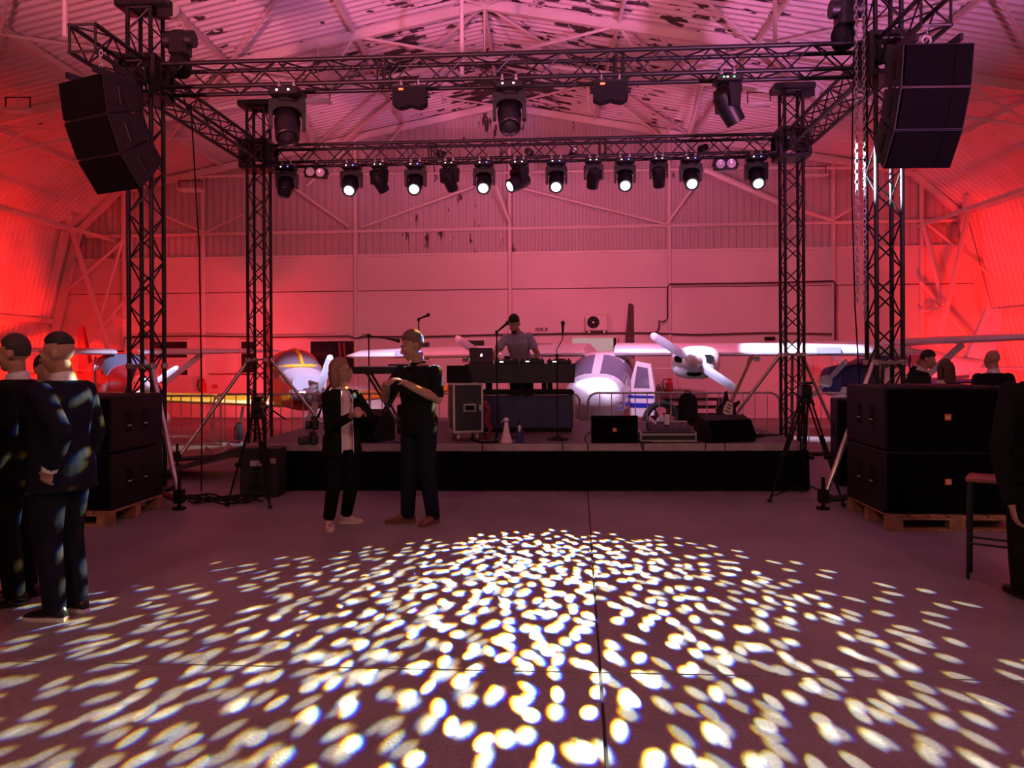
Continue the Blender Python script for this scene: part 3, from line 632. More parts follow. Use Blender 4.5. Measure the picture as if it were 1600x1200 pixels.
def panel_light(label, px, led):
    t = thing('panel_light', label, 'stage light', rig(xr(px, bf), bf, CB-0.02), -TH)
    c = [(-0.19, 0.0), (0.19, 0.0), (0.19, -0.19), (0.12, -0.225), (0.06, -0.215), (0, -0.195), (-0.06, -0.215), (-0.12, -0.225), (-0.19, -0.19)]
    MB().prism([(x, z-0.05) for x, z in c], -0.07, 0.07).obj('housing', MATTE, t, fix=True)
    MB().box((0, 0, -0.02), (0.42, 0.03, 0.02)).obj('bracket', BLACK, t)
    for sx in (-1, 1): MB().lathe([(0.03, sx*0.19), (0.03, sx*0.225)], (0, 0, -0.13), 'X', 10).obj('tilt_knob', BLACK, t); 
    for sx in (-1, 1): MB().torus((sx*0.1, 0, 0.02), 0.03, 0.01, 'X', 12, 5).obj('clamp', STEEL, t)
    MB().box((-0.09, -0.073, -0.075), (0.05, 0.006, 0.02)).obj('display', led, t)
panel_light('black twin panel light hanging left of centre under the front truss', 642, LEDR)
panel_light('black twin panel light hanging right of centre under the front truss', 955, LEDR)
br = RD-HS
lit = [(550, 'first'), (650, 'second'), (757, 'third'), (870, 'fifth'), (977, 'sixth'), (1080, 'seventh'), (1182, 'eighth')]
moving_head('unlit face-on moving head at the left end of the rear truss', rig(xr(449, br), br, CB), 0.03, math.radians(42), LENSDK, 1.0, led2=LEDB)
for k, (px, w_) in enumerate(lit):
    moving_head('%s lit white moving head from the left on the rear truss' % w_, rig(xr(px, br), br, CB), 0.05*random.uniform(-1, 1), math.radians(38+6*random.random()), LENSLIT, 1.0, led=LEDW, led2=LEDB)
moving_head('lit moving head turned sideways, with its lens facing left, on the rear truss', rig(xr(812, br), br, CB), -1.0, math.radians(28), LENSLIT, 1.0)
for px, pan, lab in ((593, 2.6, 'dark moving head turned away, between the first and second lit heads'), (703, 2.8, 'dark moving head turned away, between the second and third lit heads'), (928, 3.3, 'dark moving head turned away, right of the fifth lit head'), (1030, 3.0, 'dark moving head turned away, between the sixth and seventh lit heads')):
    moving_head(lab+' on the rear truss', rig(xr(px, br), br, CB), pan, math.radians(48), LENSDK, 0.86)
def blinder(label, px, roll):
    t = thing('blinder', label, 'stage light', rig(xr(px, br), br-0.02, CB), -TH)
    R = Matrix.Rotation(roll, 4, 'Y')
    b = MB().bbox((0, 0, -0.16), (0.36, 0.10, 0.165), 0.01); b.xf(R); b.obj('housing', BLACK, t)
    for sx in (-1, 1):
        l = MB().lathe([(0.0, -0.062), (0.03, -0.07), (0.045, -0.058), (0.066, -0.062), (0.07, -0.05)], (sx*0.082, 0, -0.16), 'Y', 18); l.xf(R); l.obj('lamp', LENSWHITE, t, fix=True)
        k = MB().lathe([(0.02, sx*0.18), (0.02, sx*0.205)], (0, 0, -0.16), 'X', 8); k.xf(R); k.obj('side_knob', BLACK, t)
    MB().box((0, 0, -0.04), (0.03, 0.03, 0.10)).obj('hanger', BLACK, t); MB().torus((0, 0, 0.03), 0.032, 0.011, 'X', 12, 5).obj('clamp', STEEL, t)
blinder('black two-lamp blinder at the left end of the rear truss', 497, 0.10)
blinder('black two-lamp blinder at the right end of the rear truss', 1133, -0.03)
# small lights sitting in the rear truss
for px, lab in ((690, 'small black spotlight sitting inside the rear truss above the second lit head'), (828, 'small black spotlight sitting inside the rear truss near the middle'), (897, 'small black spotlight with a white tip inside the rear truss right of the middle'), (1100, 'dark cable bundle box inside the rear truss near its right end')):
    t = thing('pin_spot', lab, 'stage light', rig(xr(px, br), RD-0.02, TZ-HS+0.03), -TH+random.uniform(-0.6, 0.6))
    MB().lathe([(0.035, -0.10), (0.055, -0.09), (0.06, 0.04), (0.03, 0.08)], (0, 0, 0.075), 'Y', 14).obj('lamp_housing', BLACK, t)
    MB().lathe([(0.0, -0.106), (0.034, -0.102)], (0, 0, 0.075), 'Y', 14).obj('lens', LENSWHITE if px == 897 else LENSDK, t)
    MB().box((0, 0, 0.01), (0.14, 0.03, 0.02)).obj('bracket', BLACK, t)
# ------------------------------------------------------------------ old floodlights under the hangar roof
def flood(label, p, wdt=0.5, name='floodlight', rot=0.0):
    t = thing(name, label, 'floodlight', p, rot)
    MB().bbox((0, 0, 0), (wdt, wdt*0.5, 0.05), 0.012).obj('lamp_housing', FRAMEP, t)
    MB().bbox((0, -0.01, -0.03), (wdt*0.86, wdt*0.4, 0.02), 0.006).obj('lens_panel', M('frosted_lens', (0.75, 0.75, 0.78), 0.3), t)
    h = 0.24; b = MB()
    for sx in (-1, 1): b.box((sx*(wdt/2-0.02), 0, h/2), (0.02, 0.02, h))
    b.box((0, 0, h), (wdt, 0.02, 0.02)); b.obj('bracket', DARKC, t, smooth=False)
    b2 = MB().lathe([(0.012, 0), (0.012, max(0.2, ztop(p[0])-p[2]-0.28))], (0, 0, 0.1), n=6); b2.obj('drop_rod', FRAMEP, t)
for px, py, d, lab in ((28, 172, 14.5, 'flat floodlight hanging near the left edge of the roof'), (497, 158, 15.0, 'pale flat floodlight hanging just right of the left front moving head'), (1272, 275, 19.0, 'flat floodlight hanging behind the rear right tower'), (298, 297, 19.5, 'flat floodlight hanging behind the front left tower'), (1186, 163, 15.5, 'flat floodlight hanging left of the rear right tower top')): flood(lab, at(px, py, d), 0.5 if d < 16 else 0.62)
# ------------------------------------------------------------------ stage
SZ = 0.573
SO = onz(385, 766); SR = onz(1260, 767)
sa = math.atan2(SR.y-SO.y, SR.x-SO.x); SW = (SR-SO).length; SD = 3.45
SU = V((math.cos(sa), math.sin(sa), 0)); SV = V((-math.sin(sa), math.cos(sa), 0))
def st(a, b, z=SZ): return SO+SU*a+SV*b+V((0, 0, z))
def stp(px, b, z=SZ):     # stage point under image column px at stage depth b
    a_, _ = ray(px, 680); o = SO+SV*b; return st((a_*o.y-o.x)/(SU.x-a_*SU.y), b, z)
stage = thing('stage', 'low black-skirted stage platform with a pale front edge under the truss rig', 'stage', SO, sa)
nx, ny = 7, 3; dx, dy = SW/nx, SD/ny
for i in range(nx):
    for j in range(ny):
        MB().bbox(((i+0.5)*dx, (j+0.5)*dy, SZ-0.02), (dx-0.006, dy-0.006, 0.04), 0.003).obj('deck_panel', DECKM, stage, smooth=False)
EDGE = M('stage_edge_rail', (0.42, 0.38, 0.35), 0.5, 0.3, noise=0.15, nscale=6)
for i in range(nx):
    MB().bbox(((i+0.5)*dx, -0.012, SZ-0.045), (dx-0.012, 0.024, 0.085), 0.004).obj('edge_rail', EDGE, stage, smooth=False)
for i in range(nx+1):
    for j in (0.05, SD/2, SD-0.05): rod('stage_leg', stage, (min(max(i*dx, 0.04), SW-0.04), j, 0), (min(max(i*dx, 0.04), SW-0.04), j, SZ-0.04), 0.025, STEEL, 8)
def skirt(p0, p1, name='skirt'):
    p0, p1 = V(p0), V(p1); n = int((p1-p0).length/0.05); d = (p1-p0).normalized(); nn = V((d.y, -d.x, 0)); m = MB()
    pts = [p0.lerp(p1, i/n)+nn*(0.012*math.sin(i*1.9)+0.008*math.sin(i*0.7)) for i in range(n+1)]
    t = [m.ring([q+V((0, 0, z))+nn*(k*1.0) for q in pts]) for z, k in ((SZ-0.09, 0), (0.3, 0.006), (0.005, 0.012))]
    for a, b in zip(t, t[1:]): m.bridge(b, a, closed=False)
    return m.obj(name, SKIRT, stage)
skirt((0, -0.03, 0), (SW, -0.03, 0)); skirt((SW+0.03, 0, 0), (SW+0.03, SD, 0)); skirt((-0.03, SD, 0), (-0.03, 0, 0))
# ramp of planks at the left end
ramp = thing('ramp', 'dark wooden ramp sloping down from the left end of the stage', 'ramp', st(0, 0, 0), sa)
for k in range(8):
    u0, u1 = k/8, (k+1)/8
    x0, x1 = -0.06-1.75*u0, -0.06-1.75*u1; z0, z1 = SZ*(1-u0)-0.02+0.03*u0, SZ*(1-u1)-0.02+0.03*u1
    MB().loft([[(x0-0.006, yy, z0-0.03), (x1+0.006, yy, z1-0.03), (x1+0.006, yy, z1), (x0-0.006, yy, z0)] for yy in (0.75, 1.75)]).obj('plank', DECKM, ramp, smooth=False, fix=True)
for yy in (0.80, 1.70): MB().loft([[(-0.06, yy+q, SZ-0.16), (-1.75, yy+q, 0.0), (-1.75, yy+q, 0.02), (-0.06, yy+q, SZ-0.05)] for q in (-0.03, 0.03)]).obj('side_beam', DECKM, ramp, smooth=False, fix=True)
# ------------------------------------------------------------------ crowd barriers
def barrier(label, p0, p1, h=1.02, step=0.2):
    p0, p1 = V(p0), V(p1); d = p1-p0; L = d.length
    t = thing('crowd_barrier', label, 'barrier', p0, math.atan2(d.y, d.x)); R = 0.16; r = 0.019
    path = [(0, 0, 0.12), (0, 0, h-R)]+[(R-R*math.cos(a), 0, h-R+R*math.sin(a)) for a in (0.4, 0.8, 1.2, PI/2)]
    path += [(L-x, y, z) for x, y, z in reversed(path)]
    f = MB().tube(path, r, 8); f.tube([(0, 0, 0.2), (L, 0, 0.2)], 0.015, 8); f.obj('frame', STEEL, t)
    n = max(2, round(L/step))
    for i in range(1, n): rod('bar', t, (i*L/n, 0, 0.2), (i*L/n, 0, h if R < i*L/n < L-R else h-0.05), 0.009, STEEL, 6)
    for x in (0.25, L-0.25): MB().tube([(x, -0.28, 0.012), (x, -0.25, 0.03), (x, 0, 0.16), (x, 0.25, 0.03), (x, 0.28, 0.012)], 0.014, 6).obj('foot', STEEL, t)
    return t
DB = 13.35
def gp(px, d): a_, _ = ray(px, 650); return V((a_*d, d, 0))
barrier('grey crowd barrier behind the right half of the stage, before the twin aircraft', gp(919, DB-0.1), gp(1218, DB-0.35))
barrier('grey crowd barrier behind the middle of the stage, hidden behind the mixing desk', gp(650, DB), gp(906, DB-0.1))
barrier('grey crowd barrier behind the left half of the stage, before the orange aircraft', gp(334, DB+0.1), gp(632, DB+0.05))
barrier('grey crowd barrier in front of the yellow wing, at the far left of the stage', gp(190, DB-0.45), gp(345, DB-0.45), step=0.17)
barrier('grey crowd barrier right of the stage beside the rear right tower', gp(1226, DB-0.5), gp(1420, DB-0.9))
# ------------------------------------------------------------------ mixing desk
def on_stage(px, py): return onz(px, py, SZ)
dj = on_stage(813, 677); 
desk = thing('dj_desk', 'black mixing desk with a dark blue front panel in the middle of the stage', 'desk', dj, sa)
WD = 1.55
BLUEPNL = M('blue_desk_panel', (0.035, 0.04, 0.11), 0.45, noise=0.12, nscale=3)
c = MB(); c.loft([[(-WD/2+0.06, y, 0.70), (WD/2-0.02, y, 0.70), (WD/2, y, 0.97), (-WD/2, y, 0.97)] for y in (0, 0.54)]); c.obj('console_case', M('console_black', (0.018, 0.018, 0.02), 0.5), desk, fix=True)
for x in (-0.70, -0.55, -0.02, 0.33, 0.42): MB().box((x*0.9+0.04, 0.3, 0.645), (0.07, 0.4, 0.115)).obj('riser_post', MATTE, desk)
MB().bbox((0.03, 0.28, 0.565), (1.44, 0.62, 0.055), 0.006).obj('shelf', MATTE, desk)
MB().bbox((0.03, 0.04, 0.30), (1.40, 0.03, 0.46), 0.004).obj('front_panel', BLUEPNL, desk)
for sx in (-1, 1): MB().bbox((0.03+sx*0.69, 0.30, 0.32), (0.03, 0.5, 0.48), 0.004).obj('side_panel', MATTE, desk)
MB().bbox((0.03, 0.06, 0.055), (1.38, 0.05, 0.09), 0.005).obj('plinth', MATTE, desk)
for x in (-0.6, 0.66): rod('desk_leg', desk, (x, 0.1, 0), (x, 0.1, 0.1), 0.02, ALU)
rod('edge_profile', desk, (0.755, -0.01, 0.1), (0.755, -0.01, 0.55), 0.012, ALU, 6)
def gear(label, x0, x1, z0, h, kn, name='media_player', dyy=0.4):
    t = thing(name, label, 'mixer', dj+SU*((x0+x1)/2)+SV*0.28+V((0, 0, z0)), sa); wd = x1-x0
    MB().bbox((0, 0, h/2), (wd, dyy, h), 0.01).obj('chassis', CASEBLK, t)
    for k in range(kn): MB().lathe([(0.012, 0), (0.010, 0.022)], (-wd*0.4+wd*0.8*k/max(1, kn-1), -dyy*0.3+0.08*(k % 3), h), n=8).obj('knob', ALU if k % 2 else MATTE, t)
    MB().lathe([(0.09, 0), (0.085, 0.02)], (wd*0.05, 0.07, h), n=20).obj('jog_wheel', CASEBLK, t)
    MB().box((-wd*0.2, -dyy/2-0.002, h*0.5), (0.05, 0.004, 0.012)).obj('front_light', LEDW, t)
    return t
gear('black media player left of the mixer on the desk', -0.36, -0.03, 0.971, 0.05, 5)
gear('black mixer with knobs in front of the man in the violet T-shirt', 0.0, 0.34, 0.971, 0.06, 9, 'sound_mixer')
gear('black media player at the right end of the desk', 0.38, 0.72, 0.971, 0.05, 5)
# laptop
lp = thing('laptop', 'open black laptop with a glowing emblem on the left end of the desk', 'laptop', dj-SU*0.56+SV*0.2+V((0, 0, 0.972)), sa+0.18)
MB().bbox((0, 0.02, 0.008), (0.33, 0.23, 0.016), 0.004).obj('keyboard_base', CASEBLK, lp)
LR = Matrix.Translation((0, -0.09, 0.012)) @ Matrix.Rotation(math.radians(-22), 4, 'X')
lid = MB().bbox((0, 0, 0.115), (0.335, 0.008, 0.225), 0.003); lid.xf(LR @ Matrix.Shear('XZ', 4, (0, 0)) if False else LR); lid.obj('screen_lid', CASEBLK, lp)
em = MB(); em.lathe([(0.0, -0.008), (0.016, -0.0075), (0.0165, -0.004)], (0.0, 0, 0.112), 'Y', 16); em.xf(LR); em.obj('emblem', M('emblem_glow', (1, 1, 1), 0.4, emit=3.0), lp)
em = MB().ell((0.006, -0.006, 0.135), (0.004, 0.002, 0.008), 8, 5); em.xf(LR); em.obj('emblem_leaf', MATS['emblem_glow'], lp)
# ------------------------------------------------------------------ stands and microphones
def mic_head(m, p, d):
    p, d = V(p), V(d).normalized(); m.tube([p, p+d*0.13], [0.012, 0.018], 8)
    m.ell(p+d*0.155, (0.027, 0.027, 0.03), 10, 7)
def mic_stand(label, loc, h, boom=None, mic=None, base='round', rz=0.0):
    t = thing('microphone_stand', label, 'microphone stand', loc, rz)
    if base == 'round': MB().lathe([(0.14, 0), (0.14, 0.012), (0.06, 0.025), (0.015, 0.05)], n=20).obj('round_base', MATTE, t)
    else:
        for k in range(3): rod('leg', t, (0, 0, 0.16), (0.26*math.cos(k*2.1+0.4), 0.26*math.sin(k*2.1+0.4), 0.006), 0.009, MATTE, 6)
    rod('pole', t, (0, 0, 0.02), (0, 0, h), 0.009, MATTE, 8)
    if boom: MB().tube([V(q) for q in boom], 0.007, 6).obj('boom', MATTE, t)
    if mic: m = MB(); mic_head(m, mic[0], mic[1]); m.obj('microphone', BLACK, t)
    MB().bbox((0, 0, h), (0.04, 0.04, 0.05), 0.01).obj('clutch', MATTE, t)
    return t
p = on_stage(777, 687); mic_stand('straight microphone stand in front of the laptop, microphone tilted up to the right', p, 1.38, [(0, 0, 1.38), (0.035, -0.02, 1.41)], ((0.02, -0.01, 1.40), (0.75, -0.1, 0.62)), 'tripod')
p = on_stage(871, 687); mic_stand('microphone stand with a gooseneck and heavy round base right of the wedding figurines', p, 1.07, [(0, 0, 1.07), (-0.005, 0, 1.15), (0.03, 0, 1.21), (0.07, 0, 1.28), (0.075, 0, 1.37)], ((0.075, 0, 1.34), (0.0, -0.2, 1)), 'round')
p = on_stage(577, 683); mic_stand('boom microphone stand behind the keyboard with its boom level', p, 1.36, [(-0.09, 0, 1.375), (0, 0, 1.36), (0.33, 0.02, 1.30)], ((0.24, 0.01, 1.32), (1, 0.05, -0.2)), 'tripod')
p = on_stage(655, 672); mic_stand('microphone stand seen behind the head of the man in the black shirt', p, 1.62, [(0, 0, 1.62), (0.02, -0.02, 1.65)], ((0.0, 0, 1.63), (0.85, -0.1, 0.35)), 'round')
# keyboard on an X stand
kp = on_stage(607, 688); kb = thing('stage_keyboard', 'black stage keyboard on a crossed X stand behind the talking pair', 'keyboard', kp, sa)
MB().bbox((0.02, 0, 0.90), (0.92, 0.28, 0.09), 0.01).obj('body', BLACK, kb)
MB().bbox((0.02, -0.05, 0.948), (0.80, 0.14, 0.012), 0.004).obj('keybed', M('ivory_keys', (0.5, 0.48, 0.47), 0.4), kb)
MB().bbox((0.16, 0.08, 0.962), (0.34, 0.10, 0.03), 0.008).obj('control_panel', CASEBLK, kb)
for s in (-1, 1):
    for yy in (-0.12, 0.12): rod('stand_leg', kb, (s*0.24, yy, 0.85), (-s*0.26, yy, 0.02), 0.017, BLACK, 8)
for s in (-1, 1): rod('stand_foot', kb, (s*0.26, -0.18, 0.02), (s*0.26, 0.18, 0.02), 0.02, RUBBER, 8)
rod('stand_bar', kb, (-0.24, -0.2, 0.86), (-0.24, 0.2, 0.86), 0.016, BLACK, 8); rod('stand_bar', kb, (0.24, -0.2, 0.86), (0.24, 0.2, 0.86), 0.016, BLACK, 8)
# rack flight case
rp = on_stage(727, 686); rk = thing('rack_flight_case', 'tall black flight case with metal edges and casters left of the mixing desk', 'flight case', rp, sa+0.25)
w_, d_, h_ = 0.36, 0.5, 0.60
MB().bbox((0, 0, 0.12+h_/2), (w_-0.02, d_-0.02, h_-0.02), 0.006).obj('case_body', CASEBLK, rk)
for sx in (-1, 1):
    for sy in (-1, 1): MB().box((sx*w_/2, sy*d_/2, 0.12+h_/2), (0.024, 0.024, h_)).obj('corner_profile', ALU, rk)
for zz in (0.12, 0.12+h_):
    for sy in (-1, 1): MB().box((0, sy*d_/2, zz), (w_+0.02, 0.024, 0.024)).obj('edge_profile', ALU, rk)
    for sx in (-1, 1): MB().box((sx*w_/2, 0, zz), (0.024, d_+0.02, 0.024)).obj('edge_profile', ALU, rk)
hd = MB(); hd.bbox((0.02, -d_/2+0.005, 0.42), (0.17, 0.02, 0.11), 0.01); hd.obj('handle_plate', ALU, rk)
MB().bbox((0.02, -d_/2-0.012, 0.42), (0.12, 0.02, 0.06), 0.008).obj('handle_recess', MATTE, rk)
MB().bbox((w_/2-0.02, -d_/2-0.004, 0.42), (0.05, 0.02, 0.08), 0.006).obj('butterfly_latch', ALU, rk)
for sx in (-1, 1):
    for sy in (-1, 1):
        k = MB().lathe([(0.045, -0.015), (0.045, 0.015)], (sx*0.12, sy*0.18, 0.046), 'X', 14); k.box((sx*0.12, sy*0.18, 0.09), (0.04, 0.05, 0.04)); k.obj('caster', STEEL, rk)
for k in range(5): MB().bbox((w_/2+0.005, -0.02, 0.2+k*0.11), (0.01, d_-0.1, 0.09), 0.004).obj('rack_unit', CASEBLK if k % 2 else MATTE, rk)
for k in range(4): MB().box((w_/2+0.012, -0.18, 0.22+k*0.12), (0.006, 0.03, 0.02)).obj('status_light', LEDR if k < 3 else LEDW, rk)
REDC = M('red_cable_sheath', (0.25, 0.03, 0.03), 0.6)
for k, lab in enumerate(('red-brown cable looping down the right side of the tall flight case', 'second red-brown cable bunch hanging behind the tall flight case')):
    b0 = rp+SU*(0.25+0.02*k)+SV*(-0.1+0.1*k); cable('rack_cable', lab, [b0+V((0, 0, 0.5)), b0+SU*0.06+V((0, 0, 0.38)), b0+SU*0.02+V((0, 0, 0.25)), b0+SU*0.08+V((0, 0, 0.12)), b0+SU*0.02+V((0, 0, 0.02)), b0-SU*0.1+V((0, 0, 0.015))], 0.016, REDC)
MB_ = MB().prism([(-0.16, 0.0), (0.16, 0.0), (0.10, 0.22), (-0.16, 0.22)], -0.15, 0.15); kk = MB_.obj('case_lid', MATTE, None, fix=True); kk.location = rp-SU*0.06+V((0, 0, 0.735)); kk.rotation_euler = (0, 0, sa)
tag(kk, 'dark slanted case lid resting on top of the tall flight case', 'case')
# floor monitors
def monitor(label, loc, rz, wd=0.56, h=0.32, dp=0.36, badge=True, wedge=False, name='floor_monitor'):
    t = thing(name, label, 'loudspeaker', loc, rz)
    if wedge:
        prof = [(-dp*0.5, 0), (dp*0.5, 0), (dp*0.5, h*0.5), (dp*0.18, h), (-dp*0.30, h*0.82), (-dp*0.62, h*0.22)]
        q = [(x, z) for x, z in prof]; MB().prism(q, -wd/2, wd/2, 'X').obj('cabinet', SUBBLK, t, ang=20, fix=True)
        e0, e1 = V((0, prof[5][0], prof[5][1])), V((0, prof[4][0], prof[4][1])); n_ = V((0, -(e1-e0).z, (e1-e0).y)).normalized()*0.012
        g = MB().loft([[V((sx*(wd/2-0.02), 0, 0))+q2 for sx, q2 in ((-1, e0), (1, e0), (1, e1), (-1, e1))], [V((sx*(wd/2-0.02), 0, 0))+q2+n_ for sx, q2 in ((-1, e0), (1, e0), (1, e1), (-1, e1))]]); g.obj('grille', GRILLE, t, fix=True)
        for sx in (-1, 1): MB().bbox((sx*(wd/2+0.002), 0, h*0.5), (0.012, 0.12, 0.07), 0.004).obj('handle', MATTE, t)
    else:
        MB().loft([[(-wd/2, -dp/2, 0), (wd/2, -dp/2, 0), (wd/2, -dp/2, h), (-wd/2, -dp/2, h)], [(-wd*0.4, dp/2, 0), (wd*0.4, dp/2, 0), (wd*0.4, dp/2, h*0.8), (-wd*0.4, dp/2, h*0.8)]]).obj('cabinet', SUBBLK, t, ang=20, fix=True)
        MB().bbox((0, -dp/2-0.008, h/2), (wd-0.02, 0.02, h-0.02), 0.006).obj('grille', GRILLE, t)
    if badge:
        b = MB().bbox((0, -dp/2-0.022, h*0.48), (0.05, 0.008, 0.05), 0.003).obj('badge', BADGE, t)
        for k in range(3): MB().box((-0.012+0.012*k, -0.005, 0), (0.006, 0.004, 0.026)).obj('badge_letter', BADGEW, b).location = (0, -dp/2-0.022, h*0.48)
    return t
monitor('black floor monitor with an orange badge facing out at the right of the stage front', stp(958, 0.26), sa, 0.575, 0.335)
monitor('black wedge monitor tilted back beneath the guitar', stp(1131, 0.32), sa+math.radians(16), 0.62, 0.32, 0.40, False, True)
monitor('black wedge monitor on the stage behind the woman in the blazer', stp(577, 0.42), sa-math.radians(20), 0.50, 0.40, 0.44, False, True)
# open mixer case with cups on it
mp = stp(1040, 0.30); mc = thing('mixer_case', 'open silver-edged flight case with a mixer, between the two stage-front monitors', 'flight case', mp, sa)
MB().bbox((0, 0, 0.07), (0.66, 0.40, 0.12), 0.006).obj('case_tray', CASEBLK, mc)
for zz in (0.02, 0.10): MB().box((0, -0.205, zz), (0.68, 0.016, 0.022)).obj('edge_profile', ALU, mc)
for sx in (-1, 1): MB().box((sx*0.335, 0, 0.07), (0.018, 0.42, 0.12)).obj('end_profile', ALU, mc)
MB().loft([[(-0.22, -0.15, 0.13), (0.30, -0.15, 0.13), (0.30, 0.16, 0.13), (-0.22, 0.16, 0.13)], [(-0.22, -0.13, 0.16), (0.30, -0.13, 0.16), (0.30, 0.16, 0.225), (-0.22, 0.16, 0.225)]]).obj('mixer_surface', CASEBLK, mc, fix=True)
MB().bbox((0.04, 0.165, 0.225), (0.52, 0.02, 0.025), 0.004).obj('mixer_rear_rail', ALU, mc)
for k in range(12): MB().lathe([(0.008, 0), (0.007, 0.018)], (-0.19+0.04*k, -0.02+0.05*(k % 2), 0.185+0.01*(k % 2)), n=8).obj('knob', ALU, mc)
MB().tube([(-0.335, -0.2, 0.10), (-0.40, -0.22, 0.06), (-0.34, -0.23, 0.01), (-0.2, -0.23, 0.008)], 0.008, 6).obj('power_lead', MATTE, mc)
PAPERM = M('white_paper', (0.8, 0.8, 0.86), 0.6)
t = thing('paper_cup', 'white paper cup standing on the mixer in the silver-edged case', 'cup', mp+SU*0.02+SV*0.02+V((0, 0, 0.204)), sa)
MB().lathe([(0.032, 0), (0.043, 0.12), (0.040, 0.12), (0.030, 0.01)], n=18).obj('cup_wall', PAPERM, t); MB().torus((0, 0, 0.12), 0.042, 0.004, 'Z', 18, 5).obj('rim', PAPERM, t)
o = MB().loft([[(-0.06, -0.04, 0), (0.06, -0.04, 0), (0.06, 0.04, 0), (-0.06, 0.04, 0)], [(-0.06, -0.04, 0.008), (0.06, -0.04, 0.008), (0.06, 0.04, 0.008), (-0.06, 0.04, 0.008)]]).obj('folded_paper', PAPERM, None, fix=True)
o.location = mp-SU*0.16+SV*0.03+V((0, 0, 0.255)); o.rotation_euler = (0.3, math.radians(42), sa); tag(o, 'white folded paper leaning on the mixer left of the cup', 'paper')
# wedding figurine bottles
bp_ = stp(791, 0.10); t = thing('bride_figurine', 'pink-white bride figurine in a flared gown at the stage edge', 'figurine', bp_, sa)
GOWN = M('gown_pink_white', (0.80, 0.62, 0.62), 0.7, noise=0.1, nscale=60)
MB().lathe([(0.075, 0), (0.078, 0.012), (0.07, 0.03), (0.045, 0.12), (0.03, 0.19), (0.025, 0.215), (0.028, 0.235), (0.024, 0.255), (0.012, 0.262)], n=22).obj('gown', GOWN, t)
MB().ell((0, 0, 0.275), (0.02, 0.02, 0.022), 12, 8).obj('head', M('figurine_skin', (0.45, 0.22, 0.16), 0.6), t)
MB().loft([[V((0.03*math.cos(a)*k, 0.025*math.sin(a)*k, z)) for a in [i*PI/6 for i in range(12)]] for k, z in ((0.3, 0.312), (0.9, 0.302), (1.15, 0.285), (1.05, 0.27))]).obj('veil_cap', M('veil_white', (0.85, 0.8, 0.82), 0.6), t)
MB().tube([(-0.01, 0.0, 0.295), (-0.04, 0.005, 0.275), (-0.06, 0.005, 0.25)], [(0.02, 0.006), (0.02, 0.006), (0.012, 0.005)], 8).obj('veil_tail', MATS['veil_white'], t)
bp_ = stp(812, 0.13); t = thing('groom_figurine', 'dark blue groom figurine bottle with a white shirt front right of the bride figurine', 'figurine', bp_, sa)
SUITB = M('figurine_blue', (0.03, 0.04, 0.16), 0.5)
MB().lathe([(0.044, 0), (0.047, 0.01), (0.046, 0.11), (0.040, 0.155), (0.022, 0.20), (0.014, 0.22)], n=20).obj('suit_body', SUITB, t)
MB().lathe([(0.013, 0.215), (0.013, 0.275), (0.016, 0.28), (0.016, 0.30), (0.010, 0.302)], n=14).obj('bottle_neck', M('bottle_glass', (0.05, 0.03, 0.06), 0.08, spec=0.8), t)
MB().loft([[(-0.018, -0.034, 0.20), (0.018, -0.034, 0.20), (0.016, -0.028, 0.225), (-0.016, -0.028, 0.225)], [(-0.006, -0.047, 0.14), (0.006, -0.047, 0.14), (0.012, -0.02, 0.225), (-0.012, -0.02, 0.225)]]).obj('shirt_front', M('shirt_white', (0.8, 0.8, 0.82), 0.6), t, fix=True)
for sx in (-1, 1): MB().ell((sx*0.011, -0.033, 0.222), (0.011, 0.006, 0.008), 8, 5).obj('bow_tie', MATTE, t)
# guitar on a stand
gp_ = on_stage(1131, 668); gt = thing('electric_guitar', 'dark electric guitar with a pale scratchplate leaning on a stand behind the wedge monitor', 'guitar', gp_, sa)
GR = Matrix.Translation((0, 0, 0.15)) @ Matrix.Rotation(math.radians(27), 4, 'Y') @ Matrix.Rotation(math.radians(-10), 4, 'X')
bo = [(-0.09, 0.0), (0.08, 0.0), (0.15, 0.06), (0.14, 0.14), (0.10, 0.20), (0.13, 0.30), (0.10, 0.34), (0.05, 0.27), (0.0, 0.26), (-0.05, 0.28), (-0.12, 0.38), (-0.15, 0.36), (-0.13, 0.26), (-0.12, 0.18), (-0.16, 0.10), (-0.15, 0.04)]
m = MB().prism(bo, -0.022, 0.022); m.xf(GR); m.obj('body', M('guitar_dark', (0.03, 0.01, 0.012), 0.25, coat=0.5), gt, fix=True, ang=30)
m = MB().prism([(-0.05, 0.05), (0.07, 0.04), (0.09, 0.10), (0.05, 0.20), (0.03, 0.25), (-0.06, 0.25), (-0.07, 0.15)], -0.028, -0.0225); m.xf(GR); m.obj('scratchplate', M('cream_plate', (0.75, 0.62, 0.55), 0.4), gt, fix=True)
m = MB().bbox((0, -0.03, 0.58), (0.046, 0.022, 0.66), 0.006); m.xf(GR); m.obj('neck', M('maple_neck', (0.40, 0.20, 0.12), 0.4), gt)
m = MB().prism([(-0.023, 0.90), (0.023, 0.90), (0.035, 1.02), (0.028, 1.07), (0.0, 1.07), (-0.035, 0.97)], -0.025, -0.008); m.xf(GR); m.obj('headstock', MATS['maple_neck'], gt, fix=True)
for k in range(3):
    m = MB().bbox((0, -0.035, 0.10+0.05*k), (0.07, 0.012, 0.014), 0.003); m.xf(GR); m.obj('pickup', BLACK, gt)
for k in range(6):
    m = MB().lathe([(0.006, 0), (0.006, 0.03)], (-0.04, -0.016, 0.93+0.018*k), 'X', 6); m.xf(GR); m.obj('tuning_peg', ALU, gt)
gs = thing('guitar_stand', 'small black folding stand holding the electric guitar', 'stand', gp_+SV*0.06, sa)
